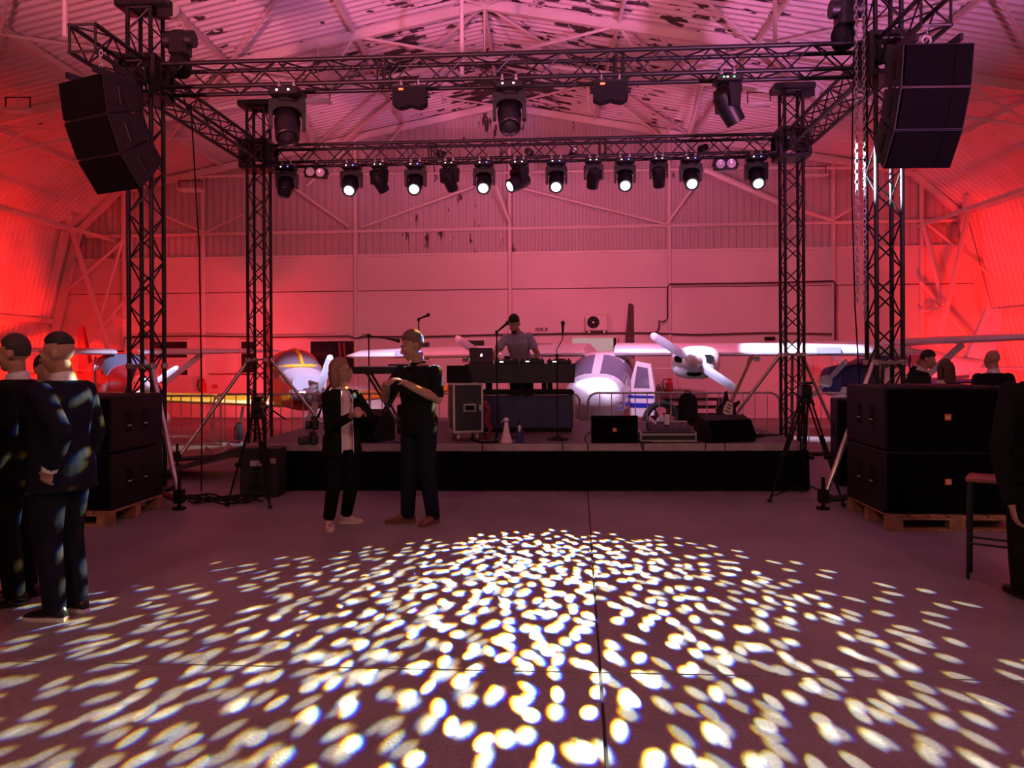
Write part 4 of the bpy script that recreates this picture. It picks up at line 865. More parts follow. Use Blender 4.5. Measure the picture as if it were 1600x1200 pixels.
for k in range(3): rod('leg', gs, (0.05, 0.02, 0.30), (0.05+0.24*math.cos(k*2.1+0.5), 0.2*math.sin(k*2.1+0.5), 0.006), 0.01, MATTE, 6)
rod('pole', gs, (0.05, 0.02, 0.05), (0.05, 0.02, 0.42), 0.012, MATTE, 8); MB().tube([(-0.1, -0.1, 0.10), (-0.08, 0.0, 0.11), (0.05, 0.02, 0.12), (0.14, 0.0, 0.11), (0.16, -0.1, 0.10)], 0.01, 6).obj('cradle', MATTE, gs)
# black cloth-covered stool seat behind the barrier + small bits on the stage
bg_ = stp(1075, 2.6); t = thing('gig_bag', 'black rounded gig bag standing upright behind the mixer case', 'bag', bg_, sa)
MB().loft([[V((0.15*k*math.cos(a), 0.10*k*math.sin(a), z)) for a in [i*PI/8 for i in range(16)]] for k, z in ((0.95, 0), (1.0, 0.05), (1.02, 0.25), (0.95, 0.40), (0.7, 0.47), (0.2, 0.50))]).obj('bag_body', MATTE, t)
MB().tube([(-0.04, 0, 0.49), (-0.03, 0, 0.53), (0.03, 0, 0.53), (0.04, 0, 0.49)], 0.01, 6).obj('carry_handle', MATTE, t); MB().bbox((0, -0.10, 0.2), (0.2, 0.03, 0.2), 0.012).obj('front_pocket', MATTE, t)
t = thing('effects_pedal', 'black effects pedal and plugs lying near the right end of the stage', 'pedal', stp(1182, 0.75), 0.3)
MB().bbox((0, 0, 0.025), (0.14, 0.10, 0.05), 0.012).obj('pedal_body', BLACK, t); MB().lathe([(0.018, 0.05), (0.016, 0.065)], (0, -0.02, 0), n=10).obj('foot_switch', STEEL, t); MB().bbox((0.11, 0.03, 0.02), (0.08, 0.05, 0.035), 0.01).obj('plug', BLACK, t)
cable('stage_cable', 'black cable trailing from the pedal to the right rear tower', [stp(1190, 0.75, SZ+0.012), stp(1200, 0.95, SZ+0.012), stp(1215, 0.9, SZ+0.012), stp(1228, 1.2, SZ+0.012)], 0.009)
cable('stage_cable', 'black cable looping over the stage edge left of the front floor monitor', [stp(930, 0.3, SZ+0.14), stp(917, 0.15, SZ+0.10), stp(913, 0.05, SZ+0.04), stp(918, -0.035, SZ+0.0), stp(919, -0.04, SZ-0.08)], 0.007)
cable('stage_cable', 'black cable dropping over the stage edge below the silver-edged case', [stp(1000, 0.12, SZ+0.02), stp(1001, -0.03, SZ+0.004), stp(1004, -0.04, SZ-0.07)], 0.007)
cable('stage_cable', 'black cable dropping over the stage edge below the wedge monitor', [stp(1104, 0.1, SZ+0.02), stp(1103, -0.03, SZ+0.004), stp(1102, -0.04, SZ-0.07)], 0.007)
cable('stage_cable', 'thick dark cable snaking from the flight case to the stage edge', [stp(735, 0.5, SZ+0.014), stp(745, 0.2, SZ+0.014), stp(752, 0.05, SZ+0.014), stp(765, 0.03, SZ+0.014), stp(778, 0.1, SZ+0.014)], 0.013)
cable('stage_cable', 'thin cable hanging from the keyboard down to the stage edge', [on_stage(610, 660)+V((0, 0, 0.5)), stp(606, 0.6, SZ+0.2), stp(607, 0.3, SZ+0.02), stp(622, 0.02, SZ+0.012), stp(640, 0.05, SZ+0.012)], 0.007)
t = thing('drum_throne', 'black case with a white paper on top right of the keyboard stand', 'case', on_stage(632, 677), sa)
MB().bbox((0, 0.1, 0.20), (0.20, 0.25, 0.40), 0.01).obj('case_body', MATTE, t); MB().bbox((0, 0.1, 0.41), (0.16, 0.2, 0.015), 0.004).obj('white_top_sheet', PAPERM, t)
MB().bbox((0, -0.028, 0.30), (0.08, 0.008, 0.02), 0.003).obj('case_handle', BLACK, t); t.name = 'equipment_case'
# ------------------------------------------------------------------ subwoofer stacks on pallets
def pallet(label, p, rz, wd, dp):
    t = thing('pallet', label, 'pallet', p, rz)
    for i in range(7): MB().bbox(((i+0.5)*wd/7, dp/2, 0.134), (wd/7-0.03, dp, 0.022), 0.003).obj('board', WOOD, t, smooth=False)
    for j in range(3):
        y = (0.05, dp/2, dp-0.05)[j]
        MB().bbox((wd/2, y, 0.112), (wd, 0.10, 0.02), 0.003).obj('bearer', WOOD, t, smooth=False); MB().bbox((wd/2, y, 0.011), (wd, 0.10, 0.022), 0.003).obj('skid', WOOD, t, smooth=False)
        for x in (0.07, wd/2, wd-0.07): MB().bbox((x, y, 0.062), (0.14, 0.10, 0.08), 0.004).obj('block', WOOD, t, smooth=False)
    return t
def sub(label, p, rz, wd, dp, h, badge=True):
    t = thing('subwoofer', label, 'loudspeaker', p, rz)
    MB().bbox((wd/2, dp/2, h/2), (wd, dp, h), 0.012).obj('cabinet', SUBBLK, t)
    MB().bbox((wd/2, -0.012, h/2), (wd-0.05, 0.03, h-0.05), 0.01).obj('grille', GRILLE, t)
    for x in (0, wd):
        for yy in (0.30, 0.62):
            y = dp*yy
            MB().bbox((x, y, h*0.52), (0.014, 0.10, 0.20), 0.005).obj('handle_cup', MATTE, t)
            rod('handle_bar', t, (x+(0.008 if x else -0.008), y-0.03, h*0.45), (x+(0.008 if x else -0.008), y+0.03, h*0.45), 0.008, STEEL, 6)
    if badge:
        b = MB().bbox((wd*0.50, -0.032, h*0.52), (0.06, 0.01, 0.06), 0.003).obj('badge', BADGE, t)
        for k in range(3):
            q = MB().box((-0.015+0.015*k, -0.007, 0), (0.008, 0.004, 0.032)).obj('badge_letter', BADGEW, b); q.location = (wd*0.50, -0.032, h*0.52)
    for x in (0.06, wd-0.06): MB().bbox((x, 0.06, h+0.004), (0.05, 0.05, 0.012), 0.003).obj('corner_foot', RUBBER, t)
    return t
PR = onz(1386, 829); WS, DS, HSB = 1.12, 0.95, 0.585
pallet('wooden pallet under the right subwoofer stack', PR-RV*0.02, -TH, 1.25, 1.0)
sub('lower black subwoofer of the right stack, standing on the pallet', PR+RV*0.05+V((0, 0, 0.146)), -TH, WS, DS, HSB)
sub('upper black subwoofer of the right stack', PR+RV*0.05+V((0, 0, 0.146+HSB+0.012)), -TH, WS, DS, HSB)
PL = onz(174, 823); 
pallet('wooden pallet under the left subwoofer stack', PL-RU*1.2-RV*0.02, -TH, 1.2, 1.0)
sub('lower black subwoofer of the left stack, behind the man in the navy suit', PL-RU*1.13+RV*0.04+V((0, 0, 0.146)), -TH, WS, DS, 0.55, False)
sub('upper black subwoofer of the left stack', PL-RU*1.13+RV*0.04+V((0, 0, 0.146+0.562)), -TH, WS, DS, 0.55, False)
tp_ = PR+RU*0.42+RV*0.35+V((0, 0, 0.146+2*HSB+0.034))
m = MB()
for k in range(4): m.torus((0.02*k, 0.01*k, 0.012+0.017*k), 0.12-0.01*k, 0.010, 'Z', 20, 6)
o = m.obj('coiled_cable', MATTE); o.location = tp_; tag(o, 'black coiled cable lying on top of the right subwoofer stack', 'cable')
o = MB().bbox((0, 0, 0.012), (0.26, 0.05, 0.02), 0.006).obj('cable_tray', CASEBLK); o.location = tp_+RU*0.33-RV*0.15; o.rotation_euler = (0, 0, 0.2); tag(o, 'thin dark plastic strip on the right subwoofer stack beside the coiled cable', 'strip')
# ------------------------------------------------------------------ tripods
def tripod(label, loc, h, spread, angs, rz=0.0, head=True):
    t = thing('camera_tripod', label, 'tripod', loc, rz); z = h-0.16
    for a in angs:
        c, s = math.cos(a), math.sin(a); foot = V((c*spread, s*spread, 0.02)); top = V((c*0.06, s*0.06, z)); pr = V((-s, c, 0))*0.028; mid = top.lerp(foot, 0.55)
        g = MB()
        for q in (-1, 1): g.tube([top+pr*q, mid+pr*q], 0.011, 6)
        g.tube([mid-(foot-top).normalized()*0.25, foot], 0.012, 6); g.obj('leg', MATTE, t)
        k = MB().bbox(mid, (0.08, 0.05, 0.05), 0.01); k.obj('leg_clamp', MATTE, t); MB().ell(foot, (0.028, 0.028, 0.02), 10, 6).obj('rubber_foot', RUBBER, t)
        rod('spreader_arm', t, (0, 0, 0.17), foot+V((0, 0, 0.04)), 0.008, MATTE, 6)
    MB().lathe([(0.05, -0.05), (0.075, -0.02), (0.075, 0.02), (0.05, 0.03)], (0, 0, z+0.02), n=16).obj('bowl', BLACK, t)
    MB().bbox((0, 0, h-0.04), (0.12, 0.14, 0.14), 0.02).obj('fluid_head', BLACK, t)
    MB().torus((0.075, -0.06, h-0.02), 0.032, 0.005, 'Y', 16, 6).obj('drag_dial', M('brass_dial', (0.5, 0.35, 0.12), 0.35, 0.6), t)
    MB().bbox((0, 0, h+0.05), (0.10, 0.20, 0.03), 0.008).obj('camera_plate', BLACK, t)
    MB().tube([(0.05, 0.06, h-0.03), (0.22, 0.30, h-0.22)], 0.009, 6).obj('pan_handle', BLACK, t)
    return t
tripod('black video tripod with a fluid head at the right front corner of the stage', V((3.33, 8.72, 0)), 1.27, 0.50, (3.5, 5.2, 1.3))
tripod('black video tripod standing in front of the left end of the stage', V((-2.84, 8.58, 0)), 1.14, 0.33, (3.6, 5.4, 1.6))
# amp case with labels below the left tripod
t = thing('amp_case', 'black equipment case with a white label, standing at the left front of the stage', 'case', onz(373, 778)+V((0, 0.02, 0)), sa)
MB().bbox((0.23, 0.16, 0.30), (0.46, 0.30, 0.56), 0.01).obj('case_body', CASEBLK, t); MB().bbox((0.20, 0.004, 0.40), (0.14, 0.008, 0.065), 0.002).obj('white_label', M('label_paper', (0.62, 0.58, 0.54), 0.7), t)
MB().bbox((0.40, 0.004, 0.43), (0.06, 0.008, 0.06), 0.002).obj('pink_label', M('label_pink', (0.45, 0.33, 0.33), 0.7), t)
for x in (0.05, 0.41): MB().bbox((x, 0.16, 0.012), (0.06, 0.28, 0.03), 0.006).obj('rubber_foot', RUBBER, t)
MB().bbox((0.2, 0.004, 0.12), (0.18, 0.012, 0.05), 0.004).obj('carry_handle', MATTE, t)
t = thing('speaker_box', 'tall black loudspeaker standing behind the right subwoofer stack', 'loudspeaker', V((4.3, 9.75, 0)), -0.2)
MB().bbox((0, 0, 0.55), (0.42, 0.40, 1.08), 0.012).obj('cabinet', SUBBLK, t); MB().bbox((0, -0.205, 0.56), (0.36, 0.02, 0.98), 0.01).obj('grille', GRILLE, t); MB().bbox((-0.212, 0, 0.7), (0.012, 0.1, 0.16), 0.004).obj('handle_cup', MATTE, t)
MB().tube([(0.05, 0, 1.08), (0.06, 0.02, 1.2), (0.12, 0.02, 1.22)], 0.012, 6).obj('carry_handle', BLACK, t)
m = MB(); rr = random.Random(3)
for k in range(7):
    q0 = onz(285+rr.uniform(0, 25), 770+rr.uniform(0, 8)); pts = []
    for i in range(9): pts.append(onz(270+k*6+i*13, 776+5*math.sin(i*1.1+k*1.7)+k*1.2, 0.012+0.004*k))
    o = MB().tube(pts, 0.010, 6).obj('floor_cable', MATTE); tag(o, 'black cable in the tangle on the floor between left tower and tripod', 'cable', 'tangled cables on the floor at left')
# ------------------------------------------------------------------ bar stool
sp_ = (onz(1521, 905)+onz(1551, 918))/2
t = thing('bar_stool', 'tall bar stool with a brown wooden seat and thin black legs', 'stool', V((sp_.x+0.15, sp_.y+0.11, 0)), -0.62)
SEATM = M('stool_seat_wood', (0.30, 0.10, 0.06), 0.4, noise=0.25, nscale=10); H0 = 0.72
MB().bbox((0, 0, H0), (0.34, 0.27, 0.04), 0.012).obj('seat', SEATM, t)
fx, fy = 0.155, 0.115
for sx in (-1, 1):
    for sy in (-1, 1): rod('leg', t, (sx*fx*0.95, sy*fy*0.95, H0-0.02), (sx*fx, sy*fy, 0), 0.012, BLACK, 8)
for sy in (-1, 1): rod('foot_rail', t, (-fx, sy*fy, 0.26), (fx, sy*fy, 0.26), 0.009, BLACK, 6)
for sx in (-1, 1): rod('foot_rail', t, (sx*fx, -fy, 0.30), (sx*fx, fy, 0.30), 0.009, BLACK, 6)
# ------------------------------------------------------------------ things on the end wall
wq = Wp(932, 504, 0.25); t = thing('air_conditioner', 'small cream air conditioner unit on the end wall above the grey window', 'air conditioner', wq, WA)
MB().bbox((0, 0, 0), (0.60, 0.28, 0.44), 0.02).obj('casing', PANELP, t); MB().torus((-0.09, -0.145, 0), 0.15, 0.016, 'Y', 24, 6).obj('fan_ring', DARKC, t); MB().lathe([(0.15, -0.14), (0.15, -0.143)], (-0.09, 0, 0), 'Y', 24).obj('fan_opening', MATTE, t)
MB().lathe([(0.03, -0.16), (0.03, -0.145)], (-0.09, 0, 0), 'Y', 12).obj('fan_hub', PANELP, t)
for k in range(5): MB().box((-0.09+0.09*math.cos(k*1.256), -0.15, 0.09*math.sin(k*1.256)), (0.05, 0.006, 0.05)).obj('fan_blade', DARKC, t)
for sx in (-1, 1): MB().box((sx*0.2, 0.05, -0.25), (0.04, 0.35, 0.06)).obj('wall_bracket', STEEL, t)
wq = Wp(846, 514, 0.09); t = thing('exit_sign', 'small pale pictogram sign high on the end wall behind the violet T-shirt man', 'sign', wq, WA)
MB().bbox((0, 0, 0), (0.36, 0.02, 0.10), 0.004).obj('sign_plate', M('sign_plate', (0.62, 0.45, 0.47), 0.5), t)
SGD = M('sign_dark', (0.03, 0.08, 0.05), 0.5)
for x, w0 in ((-0.14, 0.03), (-0.09, 0.03), (-0.04, 0.03), (0.02, 0.05), (0.13, 0.06)): MB().box((x, -0.012, 0), (w0, 0.004, 0.07)).obj('pictogram', SGD, t)
MB().box((0.08, -0.012, 0.01), (0.03, 0.004, 0.05)).obj('runner_shape', M('sign_white', (0.85, 0.85, 0.85), 0.5), t)
wq = Wp(1046, 604, 0.3); t = thing('fire_extinguisher', 'red fire extinguisher with black hose on the end wall below the white propeller', 'fire extinguisher', wq, WA)
REDX = M('extinguisher_red', (0.55, 0.02, 0.02), 0.3)
MB().lathe([(0.02, -0.19), (0.085, -0.18), (0.09, -0.15), (0.09, 0.08), (0.06, 0.13), (0.03, 0.15), (0.03, 0.18)], n=16).obj('cylinder', REDX, t); MB().bbox((0, -0.02, 0.20), (0.14, 0.05, 0.04), 0.01).obj('valve_handle', REDX, t)
MB().tube([(-0.03, -0.02, 0.18), (-0.14, -0.02, 0.20), (-0.19, -0.02, 0.08), (-0.14, -0.02, -0.06), (-0.10, -0.02, -0.16)], 0.014, 6).obj('hose', RUBBER, t); MB().box((0, -0.092, -0.02), (0.08, 0.01, 0.10)).obj('label_plate', M('extinguisher_label', (0.6, 0.45, 0.42), 0.6), t)
wq = Wp(1029, 606, 0.075); t = thing('warning_sign', 'small triangular warning sign on the end wall beside the fire extinguisher', 'sign', wq, WA)
MB().bbox((0, 0, 0), (0.20, 0.012, 0.22), 0.004).obj('sign_plate', M('sign_cream', (0.66, 0.5, 0.45), 0.6), t)
m = MB(); tri = [(-0.075, -0.03), (0.075, -0.03), (0, 0.10)]
for k in range(3): 
    a, b = tri[k], tri[(k+1) % 3]; m.tube([(a[0], -0.012, a[1]), (b[0], -0.012, b[1])], 0.008, 6)
m.obj('triangle_outline', MATTE, t); MB().box((0, -0.012, 0.02), (0.012, 0.006, 0.05)).obj('exclamation_bar', MATTE, t); MB().box((0, -0.009, -0.075), (0.16, 0.006, 0.015)).obj('caption_line', MATTE, t)
wq = Wp(318, 604, 0.3); t = thing('fire_extinguisher', 'dark red fire extinguisher with hose on the end wall above the yellow wing', 'fire extinguisher', wq, WA)
MB().lathe([(0.02, -0.17), (0.075, -0.16), (0.08, 0.08), (0.05, 0.13), (0.03, 0.15), (0.03, 0.18)], n=16).obj('cylinder', REDX, t); MB().tube([(-0.03, -0.02, 0.17), (-0.14, -0.02, 0.17), (-0.17, -0.02, 0.02), (-0.10, -0.02, -0.13)], 0.013, 6).obj('hose', RUBBER, t); MB().bbox((0, -0.02, 0.19), (0.12, 0.05, 0.04), 0.01).obj('valve_handle', REDX, t)
wq = Wp(336, 604, 0.08); t = thing('notice_plate', 'small red notice plate right of the extinguisher above the yellow wing', 'sign', wq, WA); MB().bbox((0, 0, 0), (0.14, 0.014, 0.10), 0.003).obj('plate', REDX, t); MB().box((0, -0.009, 0.01), (0.10, 0.004, 0.012)).obj('text_line', MATS['sign_cream'], t)
t = thing('wall_box', 'small black junction box on the end wall between the propeller and the rear right tower', 'junction box', Wp(1203, 529, 0.12), WA); MB().bbox((0, 0, 0), (0.26, 0.1, 0.09), 0.01).obj('box_body', MATTE, t); MB().box((0, -0.052, 0), (0.2, 0.006, 0.02)).obj('cover_slot', BLACK, t)
# tyre and pallets of stuff behind the barrier
t = thing('spare_wheel', 'large black tyre leaning behind the barrier beside the open aircraft door', 'wheel', gp(1034, 14.3)+V((0, 0, 0.43)), 0.3)
MB().torus((0, 0, 0), 0.34, 0.06, 'Y', 30, 10).obj('tyre', RUBBER, t); MB().lathe([(0.10, -0.04), (0.10, 0.04)], axis='Y', n=16).obj('hub', STEEL, t)
for k in range(6): MB().tube([(0.09*math.cos(k*1.047), 0, 0.09*math.sin(k*1.047)), (0.3*math.cos(k*1.047), 0, 0.3*math.sin(k*1.047))], 0.012, 6).obj('spoke', DARKC, t)
t = thing('slatted_bench', 'dark slatted bench against the end wall behind the right barrier', 'bench', gp(1085, 16.6), WA)
for k in range(4): MB().bbox((0, 0, 0.22+0.17*k), (1.3, 0.5-0.02*k, 0.05), 0.006).obj('slat', DARKC, t)
for sx in (-1, 1): MB().bbox((sx*0.55, 0, 0.37), (0.06, 0.5, 0.74), 0.006).obj('side_frame', DARKC, t)
# ------------------------------------------------------------------ aircraft
def sring(y, zc, hw, hh, n=20, e=2.4, xo=0.0):
    r = []
    for k in range(n):
        a = 2*PI*k/n; c, s = math.cos(a), math.sin(a)
        r.append(V((xo+hw*math.copysign(abs(c)**(2/e), c), y, zc+hh*math.copysign(abs(s)**(2/e), s))))
    return r
def fuselage(par, secs, mat, name='fuselage', e=2.6, xo=0.0):
    return MB().loft([sring(y, z, w, h, 24, e, xo) for y, z, w, h in secs]).obj(name, mat, par, fix=True, ang=50)
def airfoil(x, y0, ch, z, th, inc=0.0):
    pts = [(0, 0.0), (0.02, 0.35), (0.08, 0.62), (0.25, 0.95), (0.5, 0.85), (0.8, 0.4), (1, 0.04), (1, -0.02), (0.7, -0.22), (0.3, -0.36), (0.08, -0.33), (0.015, -0.18)]
    return [V((x, y0+ch*u, z+th*0.5*v-inc*(u-0.4))) for u, v in pts]
def wing(par, sections, mat, name='wing'):
    return MB().loft([airfoil(*s) for s in sections]).obj(name, mat, par, fix=True, ang=35)
def fin(par, pts, t, mat, name='tail_fin', tip=0.5):
    lo, hi = pts; m = MB()
    m.loft([[V((-t, lo[0], lo[2])), V((t, lo[0], lo[2])), V((t, lo[1], lo[2])), V((-t, lo[1], lo[2]))], [V((-t*tip, hi[0], hi[2])), V((t*tip, hi[0], hi[2])), V((t*tip, hi[1], hi[2])), V((-t*tip, hi[1], hi[2]))]])
    return m.obj(name, mat, par, fix=True, smooth=False)
def patch(par, secs, y0, y1, a0, a1, off, mat, name, e=2.6, n=6):
    """a sheet of glass or paint that follows the body surface between two stations and two angles (degrees, 90 = top)"""
    def surf(y, a, o):
        for (ya, za, wa, ha), (yb, zb, wb_, hb) in zip(secs, secs[1:]):
            if ya <= y <= yb or (yb == secs[-1][0] and y > yb):
                t = (y-ya)/(yb-ya); z, w, h = za+(zb-za)*t, wa+(wb_-wa)*t+o, ha+(hb-ha)*t+o; break
        c, q = math.cos(a), math.sin(a)
        return V((w*math.copysign(abs(c)**(2/e), c), y, z+h*math.copysign(abs(q)**(2/e), q)))
    m = MB(); ys = sorted({y0, y1} | {q[0] for q in secs if y0 < q[0] < y1} | {y0+(y1-y0)*k/3 for k in range(4)}); an = [math.radians(a0+(a1-a0)*k/n) for k in range(n+1)]
    L = [[m.ring([surf(y, a, o) for a in an]) for y in ys] for o in (-0.004, off)]
    for r0, r1 in zip(L[1], L[1][1:]): m.bridge(r0, r1, closed=False)
    for r0, r1 in zip(L[0], L[0][1:]): m.bridge(r1, r0, closed=False)
    m.bridge(L[0][0], L[1][0], closed=False); m.bridge(L[1][-1], L[0][-1], closed=False)
    for k, (i, j) in enumerate(((0, 0), (n, n))):
        for r in range(len(ys)-1): m.f.append((L[0][r][i], L[1][r][i], L[1][r+1][i], L[0][r+1][i]))
    return m.obj(name, mat, par, fix=True, ang=30)
BLADE = M('propeller_blade_grey', (0.52, 0.53, 0.62), 0.35, noise=0.08); BLADETIP = M('propeller_tip_white', (0.85, 0.84, 0.86), 0.35)
def prop(par, c, R, ang, n=2, wd=0.075, spin=None, spl=0.28, spr=0.13):
    for k in range(n):
        a = ang+2*PI*k/n; m = MB(); tipm = MB()
        for mm, rs in ((m, ((0.10, 0.35), (0.25, 0.8), (0.45, 1.0), (0.7, 0.95), (0.88, 0.85))), (tipm, ((0.881, 0.85), (0.96, 0.75), (1.0, 0.35)))):
            mm.loft([[V((rr*R, wd*kk*x*math.cos(0.5)*0+y*0.5, wd*kk*x)) for x, y in ((-1, 0.008), (-0.3, 0.03), (0.5, 0.03), (1, 0.008), (0.5, -0.02), (-0.3, -0.02))] for rr, kk in rs])
            mm.xf(Matrix.Translation(c) @ Matrix.Rotation(-a, 4, 'Y') @ Matrix.Rotation(0.0, 4, 'X'))
        b = m.obj('propeller_blade', BLADE, par, fix=True); tipm.obj('blade_tip', BLADETIP, b, fix=True)
    MB().lathe([(spr, 0.06), (spr, 0.0), (spr*0.9, -spl*0.4), (spr*0.55, -spl*0.8), (0.02, -spl)], c, 'Y', 20).obj('spinner', spin or WHITEP, par, fix=True)
def wheel(par, c, r=0.2, fair=None, leg=None):
    MB().torus(c, r*0.68, r*0.32, 'X', 20, 8).obj('tyre', RUBBER, par); MB().lathe([(r*0.45, -0.05), (r*0.45, 0.05)], c, 'X', 14).obj('wheel_hub', STEEL, par)
    if leg: rod('gear_leg', par, c, leg, 0.03, WHITEP, 8)
    if fair: MB().loft([sring(c[1]+y, c[2]+0.05, w, h, 14, 2.2, c[0]) for y, w, h in ((-r*1.7, 0.02, 0.03), (-r, 0.10, r*0.8), (0.1, 0.11, r*0.85), (r*2.2, 0.02, 0.04))]).obj('wheel_fairing', fair, par, fix=True)
def glass(par, quads, mat=None, name='windscreen', off=0.012, frame=None):
    for q in quads:
        q = [V(p) for p in q]; n = (q[1]-q[0]).cross(q[3]-q[0]).normalized()*off
        o = MB().loft([[p-n for p in q], [p+n for p in q]]).obj(name, mat or SCREEN, par, smooth=False, fix=True)
        if frame:
            m = MB()
            for a, b in zip(q, q[1:]+q[:1]): m.tube([a, b], 0.02, 6)
            m.obj('window_frame', frame, o)
# ---- white twin in the middle
T = thing('twin_aircraft', 'white high-wing twin-engine aircraft with its door open behind the stage', 'aircraft', V((1.95, 16.0, 0)), math.radians(-17))
TS = [(-2.25, 0.86, 0.10, 0.08), (-2.15, 0.86, 0.27, 0.22), (-1.9, 0.84, 0.43, 0.33), (-1.5, 0.83, 0.54, 0.40), (-1.12, 0.86, 0.59, 0.45), (-0.66, 1.05, 0.61, 0.66), (-0.35, 1.08, 0.62, 0.69), (0.5, 1.08, 0.61, 0.70), (1.4, 1.10, 0.54, 0.62), (2.8, 1.18, 0.30, 0.40), (3.7, 1.25, 0.12, 0.2)]
fuselage(T, TS, WHITEP)
patch(T, TS, -1.10, -0.69, 25, 85.5, 0.012, SCREEN, 'windscreen'); patch(T, TS, -1.10, -0.69, 94.5, 155, 0.012, SCREEN, 'windscreen')
for a0, a1 in ((6, 42), (138, 174)):
    patch(T, TS, -0.86, -0.36, a0, a1, 0.012, SCREEN, 'side_window'); patch(T, TS, -0.24, 0.6, a0, a1, 0.012, SCREEN, 'side_window')
for k, (zz, rad) in enumerate(((0.78, 0.03), (0.66, 0.018))):
    MB().loft([[V((0.50+0.02, -1.5, zz-rad)), V((0.50+0.02, -1.5, zz+rad)), V((0.54, -1.5, zz+rad)), V((0.54, -1.5, zz-rad))], [V((0.60, -0.3, zz+0.12-rad)), V((0.60, -0.3, zz+0.12+rad)), V((0.63, -0.3, zz+0.12+rad)), V((0.63, -0.3, zz+0.12-rad))]]).obj('blue_stripe', BLUEP, T, fix=True, smooth=False)
for s in (-1, 1):
    wing(T, [(s*0.3, -0.75, 1.5, 1.73, 0.42), (s*3.6, -0.72, 1.42, 1.71, 0.38), (s*5.5, -0.6, 1.15, 1.69, 0.29), (s*5.88, -0.3, 0.75, 1.69, 0.12)], WHITEP)
    x = s*1.9
    fuselage(T, [(-1.62, 1.53, 0.20, 0.17), (-1.58, 1.53, 0.33, 0.26), (-1.45, 1.53, 0.42, 0.30), (-1.0, 1.54, 0.44, 0.31), (-0.3, 1.58, 0.36, 0.26), (0.6, 1.62, 0.20, 0.16), (1.0, 1.64, 0.06, 0.06)], WHITEP, 'engine_nacelle', 2.9, x)
    for ix, iz, rx, rz_ in ((-0.24, 1.60, 0.11, 0.07), (0.24, 1.60, 0.11, 0.07), (0.0 if s > 0 else 0.0, 1.34, 0.13, 0.06)):
        MB().loft([sring(yy, iz, rx*k, rz_*k, 16, 2.4, x+ix) for yy, k in ((-1.615, 1.0), (-1.60, 1.05), (-1.45, 0.8))]).obj('air_intake', MATTE, T, fix=True)
    prop(T, V((x, -1.80, 1.55)), 0.90, math.radians(-33.7), 2, 0.082, WHITEP, 0.34, 0.16)
    MB().lathe([(0.04, -0.06), (0.08, 0), (0.04, 0.03)], (s*3.0, -0.3, 1.60), n=12).obj('wing_light', WHITEP, T)
    MB().bbox((s*4.25, -0.70, 1.74), (0.42, 0.05, 0.13), 0.01).obj('landing_light', M('landing_light_glass', (0.35, 0.38, 0.55), 0.1), T)
    wheel(T, V((s*0.95, 0.5, 0.24)), 0.24, None, V((s*0.4, 0.4, 0.6)))
wheel(T, V((0, -1.6, 0.18)), 0.18, None, V((0, -1.5, 0.6)))
fin(T, ((2.75, 3.85, 1.35), (3.45, 4.05, 3.0)), 0.07, M('dark_rudder', (0.06, 0.03, 0.035), 0.5), 'tail_fin', 0.35)
wing(T, [(-1.7, 3.2, 0.6, 1.35, 0.07), (0, 3.1, 0.8, 1.35, 0.09), (1.7, 3.2, 0.6, 1.35, 0.07)], WHITEP, 'tailplane')
dr = MB().loft([[V(p) for p in ((0, -0.03, 0.45), (0.50, -0.03, 0.50), (0.52, -0.03, 1.0), (0.44, -0.03, 1.50), (0.14, -0.03, 1.56), (0.0, -0.03, 1.1))], [V(p) for p in ((0, 0.03, 0.45), (0.50, 0.03, 0.50), (0.52, 0.03, 1.0), (0.44, 0.03, 1.50), (0.14, 0.03, 1.56), (0.0, 0.03, 1.1))]])
DM = Matrix.Translation((0.60, -0.62, 0)) @ Matrix.Rotation(math.radians(-14), 4, 'Z'); dr.xf(DM); do = dr.obj('cabin_door', WHITEP, T, smooth=False, fix=True)
m = MB().loft([[V(p) for p in ((0.09, -0.034, 1.03), (0.42, -0.034, 1.03), (0.38, -0.034, 1.42), (0.16, -0.034, 1.46))], [V(p) for p in ((0.09, -0.026, 1.03), (0.42, -0.026, 1.03), (0.38, -0.026, 1.42), (0.16, -0.026, 1.46))]]); m.xf(DM); m.obj('door_window', SCREEN, do, smooth=False, fix=True)
for zz, hh in ((0.86, 0.025), (0.69, 0.045)):
    m = MB().box((0.255, -0.034, zz), (0.50, 0.008, hh*2)); m.xf(DM); m.obj('blue_stripe', BLUEP, do, smooth=False)
m = MB().bbox((0.42, -0.04, 0.95), (0.05, 0.02, 0.03), 0.005); m.xf(DM); m.obj('door_handle', BLACK, do)
rod('boarding_step', T, (0.55, -0.4, 0.35), (0.95, -0.5, 0.12), 0.02, STEEL)
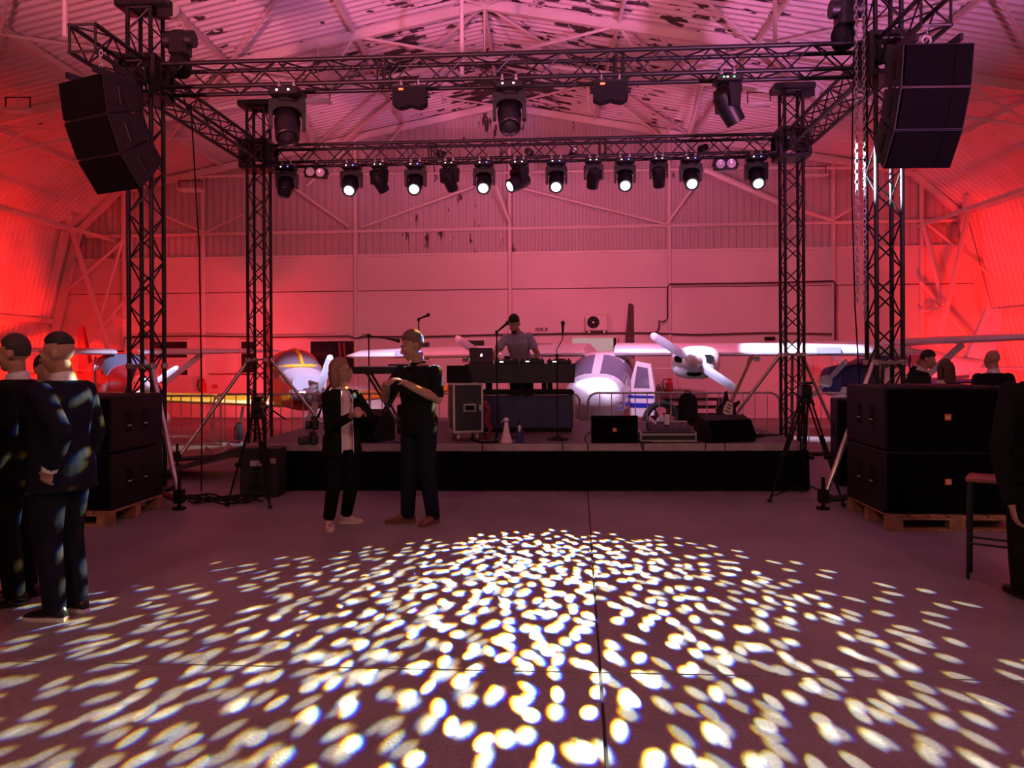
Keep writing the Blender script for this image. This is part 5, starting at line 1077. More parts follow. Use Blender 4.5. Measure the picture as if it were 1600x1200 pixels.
# ---- orange low-wing aircraft, engine uncowled
T = thing('trainer_aircraft', 'orange and yellow low-wing aircraft with an uncowled engine behind the left barriers', 'aircraft', V((-4.42, 15.6, 0)), math.radians(28))
fuselage(T, [(-1.25, 0.98, 0.34, 0.32), (-1.0, 1.0, 0.40, 0.36), (-0.5, 1.02, 0.44, 0.38), (0.6, 1.02, 0.42, 0.38), (1.6, 1.08, 0.26, 0.28), (3.0, 1.2, 0.08, 0.14)], ORANGE)
cowl = [sring(y, z, w, h, 20, 2.4) for y, z, w, h in ((-1.30, 1.17, 0.32, 0.15), (-0.9, 1.22, 0.40, 0.20), (-0.55, 1.28, 0.43, 0.20))]
MB().loft(cowl).obj('violet_cowl_top', M('pale_cowl', (0.55, 0.50, 0.60), 0.35, coat=0.3), T, fix=True)
can = [sring(y, z, w, h, 20, 2.2) for y, z, w, h in ((-0.66, 1.34, 0.42, 0.06), (-0.42, 1.42, 0.44, 0.26), (-0.1, 1.45, 0.45, 0.36), (0.45, 1.44, 0.43, 0.36), (0.95, 1.38, 0.34, 0.26), (1.3, 1.3, 0.2, 0.1))]
MB().loft(can).obj('canopy', M('canopy_glass', (0.20, 0.17, 0.22), 0.12, spec=0.7), T, fix=True)
def arch(y, z, w, h, r, mat, nm, s0=0.0, s1=PI):
    MB().tube([V((w*math.cos(a), y, z+h*math.sin(a))) for a in [s0+(s1-s0)*i/12 for i in range(13)]], r, 6).obj(nm, mat, T)
arch(-0.10, 1.45, 0.455, 0.37, 0.022, ORANGE, 'canopy_bow'); arch(0.46, 1.44, 0.435, 0.37, 0.02, ORANGE, 'canopy_bow')
MB().tube([V((-0.45, -0.12, 1.45)), V((-0.40, -0.46, 1.47)), V((-0.2, -0.58, 1.50)), V((0.2, -0.58, 1.50)), V((0.40, -0.46, 1.47)), V((0.45, -0.12, 1.45))], 0.036, 8).obj('yellow_sill', YELLOW, T)
MB().tube([V((0.03, -0.58, 1.50)), V((0.02, -0.42, 1.69)), V((0, -0.1, 1.82)), V((0, 0.4, 1.81))], 0.042, 8).obj('yellow_centre_post', YELLOW, T)
en = MB(); en.bbox((0, -1.50, 0.95), (0.30, 0.42, 0.26), 0.03); en.obj('engine_block', MATTE, T)
for s in (-1, 1):
    for k in range(2): MB().lathe([(0.09, 0.12), (0.095, 0.2), (0.10, 0.36), (0.08, 0.40)] if s > 0 else [(0.08, -0.40), (0.10, -0.36), (0.095, -0.2), (0.09, -0.12)], (0, -1.40-0.2*k, 0.97), 'X', 14).obj('engine_cylinder', ALU, T)
MB().lathe([(0.16, -0.04), (0.19, 0.0), (0.19, 0.06), (0.14, 0.10)], (0, -1.82, 0.98), 'Y', 20).obj('starter_ring', ALU, T)
MB().tube([(0.1, -1.35, 0.75), (0.05, -1.5, 0.60), (-0.1, -1.4, 0.5)], 0.04, 8).obj('exhaust_pipe', STEEL, T)
rod('bonnet_stay', T, (-0.28, -0.75, 1.33), (0.16, -1.6, 1.14), 0.03, M('dark_stay', (0.12, 0.05, 0.04), 0.5))
prop(T, V((0, -1.95, 0.98)), 0.76, math.radians(72), 2, 0.075, M('spinner_grey', (0.5, 0.5, 0.58), 0.25, 0.6), 0.2, 0.10)
for s in (-1, 1):
    wing(T, [(s*0.3, -0.55, 1.30, 0.74, 0.32), (s*2.0, -0.5, 1.2, 0.86, 0.29), (s*3.4, -0.42, 1.0, 0.96, 0.22), (s*3.65, -0.25, 0.7, 0.98, 0.07)], YELLOW)
    MB().loft([airfoil(s*x, -0.10, 0.75, z, 0.215) for x, z in ((0.8, 0.76), (3.3, 0.945))]).obj('orange_wing_panel', ORANGE, T, fix=True)
    wheel(T, V((s*1.1, -0.1, 0.2)), 0.2, None, V((s*1.0, 0, 0.7)))
wheel(T, V((0, -1.3, 0.17)), 0.17, M('nose_fairing', (0.6, 0.58, 0.68), 0.3), V((0, -1.3, 0.75)))
fin(T, ((2.25, 3.15, 1.25), (2.85, 3.2, 2.75)), 0.05, ORANGE, 'tail_fin')
wing(T, [(-1.3, 2.6, 0.5, 1.3, 0.06), (0, 2.5, 0.7, 1.3, 0.08), (1.3, 2.6, 0.5, 1.3, 0.06)], ORANGE, 'tailplane')
# ---- high-wing singles
def high_wing(label, loc, rz, body, wingm, cowl, half, name='light_aircraft', trim=None, wz=1.62):
    T = thing(name, label, 'aircraft', loc, math.radians(rz))
    CS = [(-1.72, 1.0, 0.16, 0.15), (-1.66, 1.0, 0.28, 0.24), (-1.2, 1.0, 0.36, 0.30), (-0.75, 1.02, 0.42, 0.36)]; fuselage(T, CS, cowl, 'engine_cowl')
    if cowl is not body: patch(T, CS, -1.64, -0.76, 195, 345, 0.012, body, 'chin_cowl', n=10); patch(T, CS, -1.60, -0.76, 165, 180, 0.012, body, 'cowl_flash', n=2)
    HSX = [(-0.76, 0.98, 0.43, 0.40), (-0.62, 1.0, 0.45, 0.42), (-0.30, 1.08, 0.47, 0.53), (0.3, 1.10, 0.47, 0.53), (1.0, 1.12, 0.40, 0.44), (2.2, 1.15, 0.2, 0.24), (3.2, 1.2, 0.07, 0.12)]
    fuselage(T, HSX, body)
    patch(T, HSX, -0.66, -0.32, 22, 158, 0.014, M('blue_windscreen', (0.20, 0.22, 0.34), 0.12, spec=0.7), 'windscreen', n=12)
    for a0, a1 in ((12, 50), (130, 168)):
        patch(T, HSX, -0.42, 0.02, a0, a1, 0.012, SCREEN, 'side_window'); patch(T, HSX, 0.10, 0.75, a0, a1, 0.012, SCREEN, 'side_window')
    for s in (-1, 1):
        rod('door_post', T, (s*0.49, 0.03, 0.8), (s*0.46, 0.03, 1.56), 0.02, trim or body)
        wing(T, [(s*0.2, -0.5, 1.25, wz, 0.20), (s*half*0.55, -0.5, 1.22, wz+0.02, 0.19), (s*half*0.93, -0.42, 0.95, wz+0.04, 0.14), (s*half, -0.2, 0.6, wz+0.05, 0.06)], wingm)
        MB().tube([V((s*0.45, -0.1, 0.75)), V((s*half*0.48, -0.02, wz-0.02))], [(0.03, 0.06), (0.03, 0.06)], 8).obj('wing_strut', wingm, T)
        wheel(T, V((s*0.85, 0.2, 0.2)), 0.2, wingm, V((s*0.35, 0.1, 0.65)))
        MB().box((s*0.475, 0.9, 0.98), (0.02, 2.2, 0.07), Matrix.Rotation(s*0.09, 4, 'Z')).obj('side_stripe', trim or body, T)
    wheel(T, V((0, -1.25, 0.17)), 0.17, wingm, V((0, -1.2, 0.7)))
    for s in (-1, 1): MB().loft([sring(yy, 1.06, 0.07*k, 0.05*k, 12, 2.2, s*0.17) for yy, k in ((-1.685, 1.0), (-1.66, 1.0), (-1.55, 0.7))]).obj('air_intake', MATTE, T, fix=True)
    MB().lathe([(0.05, -0.02), (0.05, 0.0)], (0, -1.68, 0.86), 'Y', 12).obj('nose_light', M('nose_light_glass', (0.9, 0.9, 0.95), 0.15), T, fix=True)
    prop(T, V((0, -1.76, 1.0)), 0.62, math.radians(35), 2, 0.055, wingm, 0.22, 0.11)
    fin(T, ((2.2, 3.25, 1.25), (2.95, 3.45, 2.28)), 0.045, body, 'tail_fin')
    wing(T, [(-1.2, 2.6, 0.5, 1.2, 0.06), (0, 2.5, 0.7, 1.2, 0.08), (1.2, 2.6, 0.5, 1.2, 0.06)], body, 'tailplane')
    rod('antenna', T, (0.1, 0.2, wz+0.05), (0.16, 0.3, wz+0.32), 0.007, WHITEP, 6)
    return T
high_wing('red high-wing light aircraft with a white wing, behind the front left tower', V((-8.6, 16.9, 0)), 42, REDP, WHITEP, REDP, 3.3, trim=WHITEP).scale = (1.1, 1.1, 1.1)
high_wing('white high-wing light aircraft with a navy blue nose behind the right tripod', V((7.55, 15.4, 0)), -75, WHITEP, WHITEP, NAVYP, 3.3, trim=NAVYP).scale = (1.15, 0.82, 1.15)
# ------------------------------------------------------------------ people
def bake(mb, vox, mat, name, parent, it=4, tris=False):
    me = bpy.data.meshes.new('tmp'); me.from_pydata(mb.v, [], mb.f); o = bpy.data.objects.new('tmp', me); COL.objects.link(o)
    r = o.modifiers.new('r', 'REMESH'); r.mode = 'VOXEL'; r.voxel_size = vox; r.use_smooth_shade = True
    if it: q = o.modifiers.new('s', 'SMOOTH'); q.iterations = it; q.factor = 0.45
    dg = bpy.context.evaluated_depsgraph_get(); n = bpy.data.meshes.new_from_object(o.evaluated_get(dg)); bpy.data.objects.remove(o); bpy.data.meshes.remove(me)
    n.name = name; n.materials.clear(); n.materials.append(mat); n.polygons.foreach_set('use_smooth', [True]*len(n.polygons))
    x = bpy.data.objects.new(name, n); COL.objects.link(x); x.parent = parent; return x
def cloth(name, col, bump=0.5, sc=9): return M(name, col, 0.85, spec=0.15, noise=0.18, nscale=sc, bump=bump)
SKIN = M('skin', (0.42, 0.22, 0.15), 0.55, noise=0.06, nscale=20)
EYEW = M('eye_white', (0.7, 0.66, 0.62), 0.3); EYED = M('eye_iris', (0.03, 0.02, 0.015), 0.2); LIPM = M('lips', (0.36, 0.12, 0.10), 0.5)
def person(label, loc, face, s=1.0, fem=False, hyaw=0, hpitch=0, hroll=0, J=None, lean=0, side=0, outfit=None, hair='short', haircol=(0.03, 0.02, 0.015), vox=0.011, toes=None, curl=0.5, npalm=None, base=0.0, stance=1.0, beard=False, hs=1.0, fade=False, bulk=1.0):
    t = thing('person', label, 'person', (loc[0], loc[1], base), face); O = outfit or {}; J = J or {}; toes = toes or {}
    inv = (Matrix.Translation((loc[0], loc[1], base)) @ Matrix.Rotation(face, 4, 'Z') @ Matrix.Diagonal((s, s, s, 1))).inverted()
    def loc_(p): return inv @ V(p)
    LM = Matrix.Translation((0, 0, 0.98)) @ Matrix.Rotation(lean, 4, 'X') @ Matrix.Rotation(side, 4, 'Y') @ Matrix.Translation((0, 0, -0.98))
    U = lambda p: LM @ V(p)
    fw = (0.9 if fem else 1.0)*bulk
    P = {}
    for sx, k in ((1, 'L'), (-1, 'R')):
        P['hip'+k] = V((sx*0.09, 0, 0.92)); P['knee'+k] = V((sx*0.10*stance, -0.02, 0.50)); P['ank'+k] = V((sx*0.105*stance, 0.03, 0.085))
        P['sh'+k] = U((sx*0.176*fw, 0.01, 1.418)); P['el'+k] = U((sx*0.235*fw, 0.04, 1.15)); P['wr'+k] = U((sx*0.235*fw, -0.05, 0.90))
    for k, v in J.items(): P[k] = loc_(v)
    SC = Matrix.Diagonal((s, s, s, 1))
    TR = [(0.84, 0.10, 0.08, 0), (0.90, 0.158, 0.112, 0.005), (0.97, 0.168, 0.118, 0.01), (1.06, 0.148*fw, 0.102, 0), (1.14, 0.142*fw, 0.10, -0.005), (1.26, 0.158*fw, 0.112, -0.005), (1.36, 0.168*fw, 0.112, 0), (1.42, 0.140*fw, 0.095, 0.01), (1.47, 0.092*fw, 0.075, 0.015), (1.51, 0.06, 0.06, 0.015)]
    def torso(mb, inf, z0, z1, flare=0.0, n=22):
        rs = []
        zs = sorted({z0, z1} | {q[0] for q in TR if z0 < q[0] < z1})
        for z in zs:
            for a, b in zip(TR, TR[1:]):
                if a[0] <= z <= b[0]:
                    k = (z-a[0])/(b[0]-a[0]); r = [a[i]+(b[i]-a[i])*k for i in range(4)]; break
            else: r = [z, 0.158, 0.112, 0.005] if z < 0.84 else list(TR[-1])
            if z < 0.95: r[1] = max(r[1], 0.160); r[2] = max(r[2], 0.112)
            g = inf+flare*max(0, (1.02-z)/0.25)
            rs.append([(U if z > 0.9 else V)((( r[1]+g)*math.copysign(abs(math.cos(q))**0.85, math.cos(q)), r[3]+(r[2]+g)*math.copysign(abs(math.sin(q))**0.85, math.sin(q)), z)) for q in [2*PI*i/n for i in range(n)]])
        mb.loft(rs)
    def limb(mb, pts, rad, n=12):
        pts = [V(p) for p in pts]; rad = list(rad); mb.tube(pts, rad, n); [mb.ell(p, (r*0.99,)*3, 10, 7) for p, r in zip(pts, rad)]
    def mid(a, b, k): return a.lerp(b, k)
    B = MB(); torso(B, 0, 0.84, 1.51)
    HCN = U((0, 0.0, 1.545)); HM = Matrix.Translation(HCN) @ Matrix.Rotation(lean*0.5, 4, 'X') @ Matrix.Rotation(hyaw, 4, 'Z') @ Matrix.Rotation(hpitch, 4, 'X') @ Matrix.Rotation(hroll, 4, 'Y') @ Matrix.Translation((0, -0.012, 0.105*hs)) @ Matrix.Diagonal((0.95*hs, 0.95*hs, 0.95*hs, 1))
    B.tube([U((0, 0.02, 1.44)), U((0, 0.012, 1.52)), HM @ V((0, 0.02, -0.06))], [0.062, 0.055*fw, 0.055*fw], 12)
    def hp(f, *a):
        i = len(B.v); f(*a); 
        for k in range(i, len(B.v)): B.v[k] = tuple(HM @ V(B.v[k]))
    hp(B.ell, (0, 0.014, 0.036), (0.077, 0.097, 0.096), 20, 14); hp(B.ell, (0, -0.024, -0.028), (0.061, 0.072, 0.088), 18, 12)
    hp(B.ell, (0, -0.058, -0.094), (0.030, 0.030, 0.024), 12, 8); hp(B.tube, [(0, -0.088, 0.016), (0, -0.104, -0.010), (0, -0.114, -0.030), (0, -0.096, -0.040)], [0.009, 0.011, 0.015, 0.012], 8)
    hp(B.ell, (0, -0.086, -0.064), (0.024, 0.013, 0.011), 10, 6); hp(B.ell, (0, -0.078, 0.022), (0.050, 0.018, 0.011), 12, 6)
    for sx in (-1, 1): hp(B.ell, (sx*0.078, 0.014, -0.006), (0.011, 0.020, 0.033), 10, 7); hp(B.ell, (sx*0.034, -0.066, -0.022), (0.027, 0.024, 0.030), 10, 7)
    for k, sx in (('L', 1), ('R', -1)):
        sh, el, wr, hi, kn, an = (P[q+k] for q in ('sh', 'el', 'wr', 'hip', 'knee', 'ank'))
        limb(B, [U((sx*0.11*fw, 0.01, 1.40)), sh, mid(sh, el, 0.45), el, mid(el, wr, 0.3), wr], [0.05, 0.058*fw, 0.05*fw, 0.040*fw, 0.041*fw, 0.027*fw])
        limb(B, [hi, mid(hi, kn, 0.4), kn, mid(kn, an, 0.35), an], [0.088, 0.08, 0.057, 0.056, 0.038])
        d = (wr-el).normalized(); npm = V(npalm[k]) if npalm and k in npalm else V((-sx, 0.0, 0.0))
        npm = (inv.to_3x3() @ npm).normalized() if npalm and k in npalm else npm
        npm = (npm-d*npm.dot(d)).normalized(); w_ = d.cross(npm); cu = curl[k] if isinstance(curl, dict) else curl
        ctr = [wr-d*0.01, wr+d*0.03, wr+d*0.065, wr+d*0.095]
        rr = []
        for c, (wa, th) in zip(ctr, ((0.027, 0.019), (0.036, 0.016), (0.042, 0.015), (0.040, 0.012))): rr.append([c+w_*wa*math.cos(q)+npm*th*math.sin(q) for q in [2*PI*i/12 for i in range(12)]])
        B.loft(rr)
        for i in range(4):
            ln = (0.92, 1.0, 0.95, 0.78)[i]; p = wr+d*0.082+w_*(i-1.5)*0.0205; dd = d.copy(); pts = [p-d*0.02, p]
            for sg in (0.042, 0.027, 0.021):
                dd = (Matrix.Rotation(cu*0.75, 3, w_) @ dd); 
                if dd.dot(npm) < -0.01: dd = Matrix.Rotation(-cu*1.5, 3, w_) @ dd
                p = p+dd*sg*ln; pts.append(p)
            limb(B, pts, [0.0098, 0.0098, 0.0092, 0.0086, 0.0078], 8)
        ts = 1 if (w_.dot(V((0, -1, 0.3))) > 0) else -1
        tb = wr+d*0.028+w_*ts*0.026; td = (d*0.75+w_*ts*0.6+npm*0.35).normalized(); limb(B, [tb, tb+td*0.036, tb+td*0.060+npm*0.006, tb+td*0.075+d*0.01+npm*0.012], [0.014, 0.0115, 0.0105, 0.009], 8)
        td = toes.get(k, (sx*0.25, -1)); fd = V((td[0], td[1], 0)).normalized()
        limb(B, [an, an+V((0, 0, -0.045))+fd*0.02, an+V((0, 0, -0.05))+fd*0.13], [0.038, 0.036, 0.026])
    B.xf(SC); body = bake(B, vox, O.get('skin', SKIN), 'body', t, 3)
    for sx in (-1, 1):
        e = MB().ell((sx*0.030, -0.0835, 0.003), (0.0125, 0.010, 0.0105), 12, 8); e.xf(SC @ HM); eo = e.obj('eye', EYEW, t)
        e = MB().ell((sx*0.030, -0.0915, 0.002), (0.0055, 0.004, 0.0058), 10, 6); e.xf(SC @ HM); e.obj('iris', EYED, eo)
        e = MB().tube([(sx*0.012, -0.096, 0.023), (sx*0.030, -0.097, 0.028), (sx*0.050, -0.083, 0.022)], [0.003, 0.0045, 0.002], 6); e.xf(SC @ HM); e.obj('eyebrow', M('hair_%d' % int(haircol[0]*1000), haircol, 0.7), t)
    e = MB().ell((0, -0.0965, -0.064), (0.021, 0.005, 0.006), 12, 6); e.xf(SC @ HM); e.obj('lips', LIPM, t)
    # hair
    HMAT = M('hair_%d' % int(haircol[0]*1000), haircol, 0.6, noise=0.3, nscale=50, bump=0.6)
    if hair != 'bald':
        h = MB(); rs = []; n, m_ = 32, 20
        for j in range(m_+1):
            th = PI*(0.02+0.96*j/m_); q = []
            for i in range(n):
                ph = 2*PI*i/n; x, y, z = math.sin(th)*math.cos(ph), math.sin(th)*math.sin(ph), -math.cos(th)
                hl = 0.42 if y < -0.55 else (-0.05 if abs(y) < 0.25 else -0.55 if y > 0.25 else 0.05)
                if y < 0 and hair != 'short': hl = min(hl, 0.42)
                if hair == 'short' and -0.55 <= y < -0.25: hl = 0.18
                if fade: hl = 0.45 if y < -0.5 else 0.34 if y < 0.3 else 0.16
                k = min(1, max(0, (z-hl)/0.16)); th_ = (0.016 if hair != 'short' else 0.004+0.013*max(0, z))*k
                q.append((x*(0.077+th_-0.006*(k < 0.02)), 0.014+y*(0.097+th_-0.008*(k < 0.02)), 0.036+z*(0.096+th_*1.3-0.006*(k < 0.02))))
            rs.append(q)
        h.loft(rs)
        if hair == 'bob':
            for sx in (-1, 1): h.tube([(sx*0.06, 0.0, 0.08), (sx*0.088, 0.018, 0.02), (sx*0.092, 0.028, -0.06), (sx*0.080, 0.035, -0.135)], [(0.02, 0.05), (0.018, 0.055), (0.018, 0.052), (0.012, 0.038)], 12)
            h.tube([(0, 0.06, 0.06), (0, 0.098, 0.0), (0, 0.095, -0.08), (0, 0.085, -0.145)], [(0.075, 0.03), (0.085, 0.028), (0.085, 0.026), (0.075, 0.018)], 14)
        if hair == 'long':
            for sx in (-1, 1): h.tube([(sx*0.055, 0.03, 0.08), (sx*0.088, 0.03, 0.0), (sx*0.095, 0.04, -0.10), (sx*0.10, 0.05, -0.24), (sx*0.07, 0.06, -0.36)], [(0.03, 0.05), (0.024, 0.06), (0.03, 0.055), (0.03, 0.045), (0.012, 0.02)], 12)
            h.tube([(0, 0.06, 0.08), (0, 0.105, 0.0), (0, 0.11, -0.12), (0, 0.115, -0.26), (0, 0.11, -0.38)], [(0.075, 0.03), (0.085, 0.032), (0.09, 0.035), (0.085, 0.03), (0.05, 0.014)], 14)
        h.xf(SC @ HM)
        if hair == 'short': h.obj('hair', HMAT, t, fix=True, ang=60)
        else: bake(h, 0.008, HMAT, 'hair', t, 2)
    if beard:
        b = MB().ell((0, -0.060, -0.088), (0.042, 0.040, 0.030), 14, 8); b.tube([(-0.022, -0.094, -0.053), (0, -0.100, -0.050), (0.022, -0.094, -0.053)], 0.005, 6); b.xf(SC @ HM); bake(b, 0.006, HMAT, 'beard', t, 1)
    # clothes
    V_ = max(0.012, vox)
    def sleeves(mb, inf, upto, k_only=None):
        for k, sx in (('L', 1), ('R', -1)):
            sh, el, wr = P['sh'+k], P['el'+k], P['wr'+k]; pts = [U((sx*0.10*fw, 0.01, 1.405)), sh, mid(sh, el, 0.5), el]; rd = [0.055, 0.060*fw+inf, 0.055*fw+inf, 0.050*fw+inf]
            if upto == 'elbow': pts[-1] = mid(sh, el, 0.95)
            elif upto == 'short': pts = pts[:2]+[mid(sh, el, 0.62)]; rd = rd[:2]+[0.062*fw+inf]
            else: pts += [mid(el, wr, 0.5), mid(el, wr, 0.98)]; rd += [0.046*fw+inf, 0.036*fw+inf]
            mb.tube(pts, rd, 14); mb.ell(sh-V((0, 0, 0.006)), (rd[1]*0.97,)*3, 12, 8)
            if upto != 'short': mb.ell(el, (rd[3],)*3, 12, 8) if upto == 'full' else None
    if 'trousers' in O:
        m = MB(); torso(m, 0.012, 0.86, 1.05)
        for k in 'LR':
            hi, kn, an = P['hip'+k], P['knee'+k], P['ank'+k]; wd = O.get('leg', 1.0)
            m.tube([hi+V((0, 0, 0.03)), mid(hi, kn, 0.4), kn, mid(kn, an, 0.5), an+V((0, 0, -0.035+O.get('crop', 0)))], [0.098, 0.094, 0.076*wd, 0.073*wd, 0.064*wd], 16)
        m.xf(SC); bake(m, V_, O['trousers'], 'trousers', t, 4)
    if 'shirt' in O:
        m = MB(); torso(m, 0.014, O.get('shirt_hem', 0.92), 1.475, 0.01); sleeves(m, 0.006, O.get('sleeve', 'full')); m.xf(SC); bake(m, V_, O['shirt'], 'shirt', t, 4)
        c = MB(); c.loft([[U(((0.066+a)*math.cos(q), 0.012+(0.064+a)*math.sin(q), z+0.012*math.sin(q))) for q in [2*PI*i/20 for i in range(20)]] for z, a in ((1.455, 0.03), (1.475, 0.012), (1.515, 0.004), (1.515, -0.004), (1.47, 0.0))], False, False); c.xf(SC); c.obj('collar', O.get('collar', O['shirt']), t, fix=True)
        for i in range(O.get('buttons', 0)):
            z = 1.40-0.085*i; p_ = U((0, -0.135-0.004*(i < 2)+0.012*(i > 2), z)); b = MB().ell(p_, (0.007, 0.004, 0.007), 8, 5); b.xf(SC); b.obj('button', O['button_mat'], t)
    if 'jacket' in O:
        m = MB(); torso(m, 0.030, O.get('hem', 0.78), 1.485, 0.03); sleeves(m, 0.013, 'full'); m.xf(SC); jo = bake(m, V_, O['jacket'], 'jacket', t, 4)
        if O.get('open'):     # open front: cut a wedge of the cloth away and hem it
            import bmesh
            bm = bmesh.new(); bm.from_mesh(jo.data); LI = LM.inverted(); g0 = O['open']
            dead = []
            for f in bm.faces:
                c = LI @ (f.calc_center_median()/s)
                if c.y < -0.075 and 0.7 < c.z < 1.50 and abs(c.x) < (g0 if c.z < 1.25 else g0*(1-0.35*(c.z-1.25)/0.25)) and not any((c-LI @ P['el'+k]).length < 0.10 or (c-LI @ P['wr'+k]).length < 0.14 or (c-LI @ mid(P['el'+k], P['wr'+k], 0.5)).length < 0.12 for k in 'LR'): dead.append(f)
                if c.z < O.get('hem', 0.78)+0.02 and False: dead.append(f)
            bmesh.ops.delete(bm, geom=dead, context='FACES'); bm.to_mesh(jo.data); bm.free()
            for sx in (-1, 1):
                pts = [U((sx*g0*(0.65 if z > 1.45 else 1.0), yy, z)) for z, yy in ((1.47, -0.085), (1.38, -0.142), (1.26, -0.150), (1.14, -0.140), (1.0, -0.155), (0.82, -0.165))]
                b = MB().tube(pts, 0.006, 6); b.xf(SC); b.obj('white_piping', O['piping'], t)
        else:
            v = MB()
            for zt, zb, wt in ((1.475, 1.20, 0.06),):
                v.loft([[U((-wt, -0.105, zt)), U((wt, -0.105, zt)), U((0.008, -0.148, zb)), U((-0.008, -0.148, zb))], [U((-wt, -0.085, zt)), U((wt, -0.085, zt)), U((0.008, -0.12, zb)), U((-0.008, -0.12, zb))]])
            v.xf(SC); v.obj('shirt_front', WSHIRT, t, fix=True)
            c = MB(); c.loft([[U(((0.072+a)*math.cos(q), 0.012+(0.068+a)*math.sin(q), z+0.014*math.sin(q))) for q in [2*PI*i/20 for i in range(20)]] for z, a in ((1.465, 0.016), (1.49, 0.006), (1.53, 0.0), (1.53, -0.008), (1.47, 0.0))], False, False); c.xf(SC); c.obj('shirt_collar', WSHIRT, t, fix=True)
            for k in ('LR' if O.get('cuff', True) else ''):
                d = (P['wr'+k]-P['el'+k]).normalized(); b = MB().tube([P['wr'+k]-d*0.02, P['wr'+k]+d*0.012], [0.041*fw+0.006, 0.040*fw+0.004], 14); b.xf(SC); b.obj('shirt_cuff', WSHIRT, t)
    if 'shoes' in O:
        for k, sx in (('L', 1), ('R', -1)):
            an = P['ank'+k]; td = toes.get(k, (sx*0.25, -1)); fd = V((td[0], td[1], 0)).normalized(); sd = V((-fd.y, fd.x, 0)); g = V((an.x, an.y, 0)); L0 = -0.075; ln = 0.285*(0.9 if fem else 1)
            def fr(u, wd, z0, z1, nn=14): c = g+fd*(L0+ln*u); return [c+sd*wd*math.cos(q)+V((0, 0, (z0+z1)/2+(z1-z0)/2*math.sin(q))) for q in [2*PI*i/nn for i in range(nn)]]
            sh = MB().loft([fr(u, wd, 0.012, zz) for u, wd, zz in ((0.0, 0.022, 0.06), (0.05, 0.034, 0.085), (0.2, 0.040, 0.112), (0.36, 0.041, 0.105), (0.52, 0.044, 0.078), (0.72, 0.048, 0.060), (0.9, 0.038, 0.046), (1.0, 0.014, 0.028))]); sh.xf(SC); so = sh.obj('shoe', O['shoes'], t, fix=True)
            def outl(z, gr): return [g+fd*(L0+ln*u)+sd*q*(wd+gr)+V((0, 0, z)) for u, wd, q in [(-0.01, 0.02, -1), (0.08, 0.036, -1), (0.3, 0.040, -1), (0.7, 0.048, -1), (0.92, 0.036, -1), (1.01, 0.012, -1), (1.01, 0.012, 1), (0.92, 0.036, 1), (0.7, 0.048, 1), (0.3, 0.040, 1), (0.08, 0.036, 1), (-0.01, 0.02, 1)]]
            so2 = MB().loft([outl(0.0, 0.0), outl(0.006, 0.004), outl(0.026, 0.003)]); so2.xf(SC); so2.obj('sole', O.get('sole', O['shoes']), so, fix=True)
    return t, HM, P
WSHIRT = cloth('white_shirt_cloth', (0.72, 0.68, 0.68), 0.3)
NAVYS = cloth('navy_suit_cloth', (0.009, 0.010, 0.022)); BLKS = cloth('black_suit_cloth', (0.006, 0.0055, 0.006)); NAVY2 = cloth('dark_navy_suit_cloth', (0.008, 0.009, 0.02))
JEANS = cloth('dark_jeans_cloth', (0.008, 0.010, 0.022)); BLKSH = cloth('black_shirt_cloth', (0.008, 0.008, 0.010)); BLOUSE = cloth('pale_pink_blouse', (0.72, 0.55, 0.55), 0.4, 6)
VTEE = cloth('violet_grey_tee', (0.38, 0.34, 0.48), 0.7, 6); BSHOE = M('black_leather', (0.012, 0.011, 0.011), 0.35); TAN = M('brown_suede', (0.20, 0.085, 0.05), 0.8, noise=0.15); WSOLE = M('white_sole', (0.75, 0.68, 0.66), 0.6); PALESH = M('pale_sneaker', (0.60, 0.50, 0.44), 0.7, noise=0.1)
# navy suit, near left
p0 = onz(98, 962)
A = lambda px, py, d: at(px, py, d)
person('man with a fade haircut in a navy suit and white-soled black shoes, hand in pocket', (p0.x, p0.y), math.radians(-104), 1.0, hyaw=math.radians(17), hpitch=math.radians(6),
       J={'elL': A(97, 678, p0.y-0.30), 'wrL': A(78, 732, p0.y-0.25)}, npalm={'L': (0, 1, 0)}, curl=0.9, outfit=dict(trousers=NAVYS, jacket=NAVYS, shoes=BSHOE, sole=WSOLE, hem=0.80), vox=0.009, stance=0.85, toes={'L': (0.12, -1), 'R': (-0.1, -1)}, haircol=(0.012, 0.009, 0.008), fade=True)
p1 = V((-3.33, 5.15, 0))
person('man in a black suit and white collar facing left at the left edge', (p1.x, p1.y), math.radians(-78), 1.0, hyaw=math.radians(-10), outfit=dict(trousers=BLKS, jacket=BLKS, shoes=BSHOE), haircol=(0.035, 0.025, 0.02), vox=0.010)
person('shorter dark-suited man facing right, half hidden behind the man in navy', (-3.62, 5.95), math.radians(50), 0.93, hyaw=math.radians(10), outfit=dict(trousers=BLKS, jacket=BLKS, shoes=BSHOE), haircol=(0.015, 0.010, 0.010), vox=0.012)
person('person in dark navy cut off by the left edge of the view', (-3.19, 4.42), math.radians(-60), 0.98, outfit=dict(trousers=NAVY2, jacket=NAVY2, shoes=BSHOE), haircol=(0.022, 0.015, 0.012), vox=0.011)
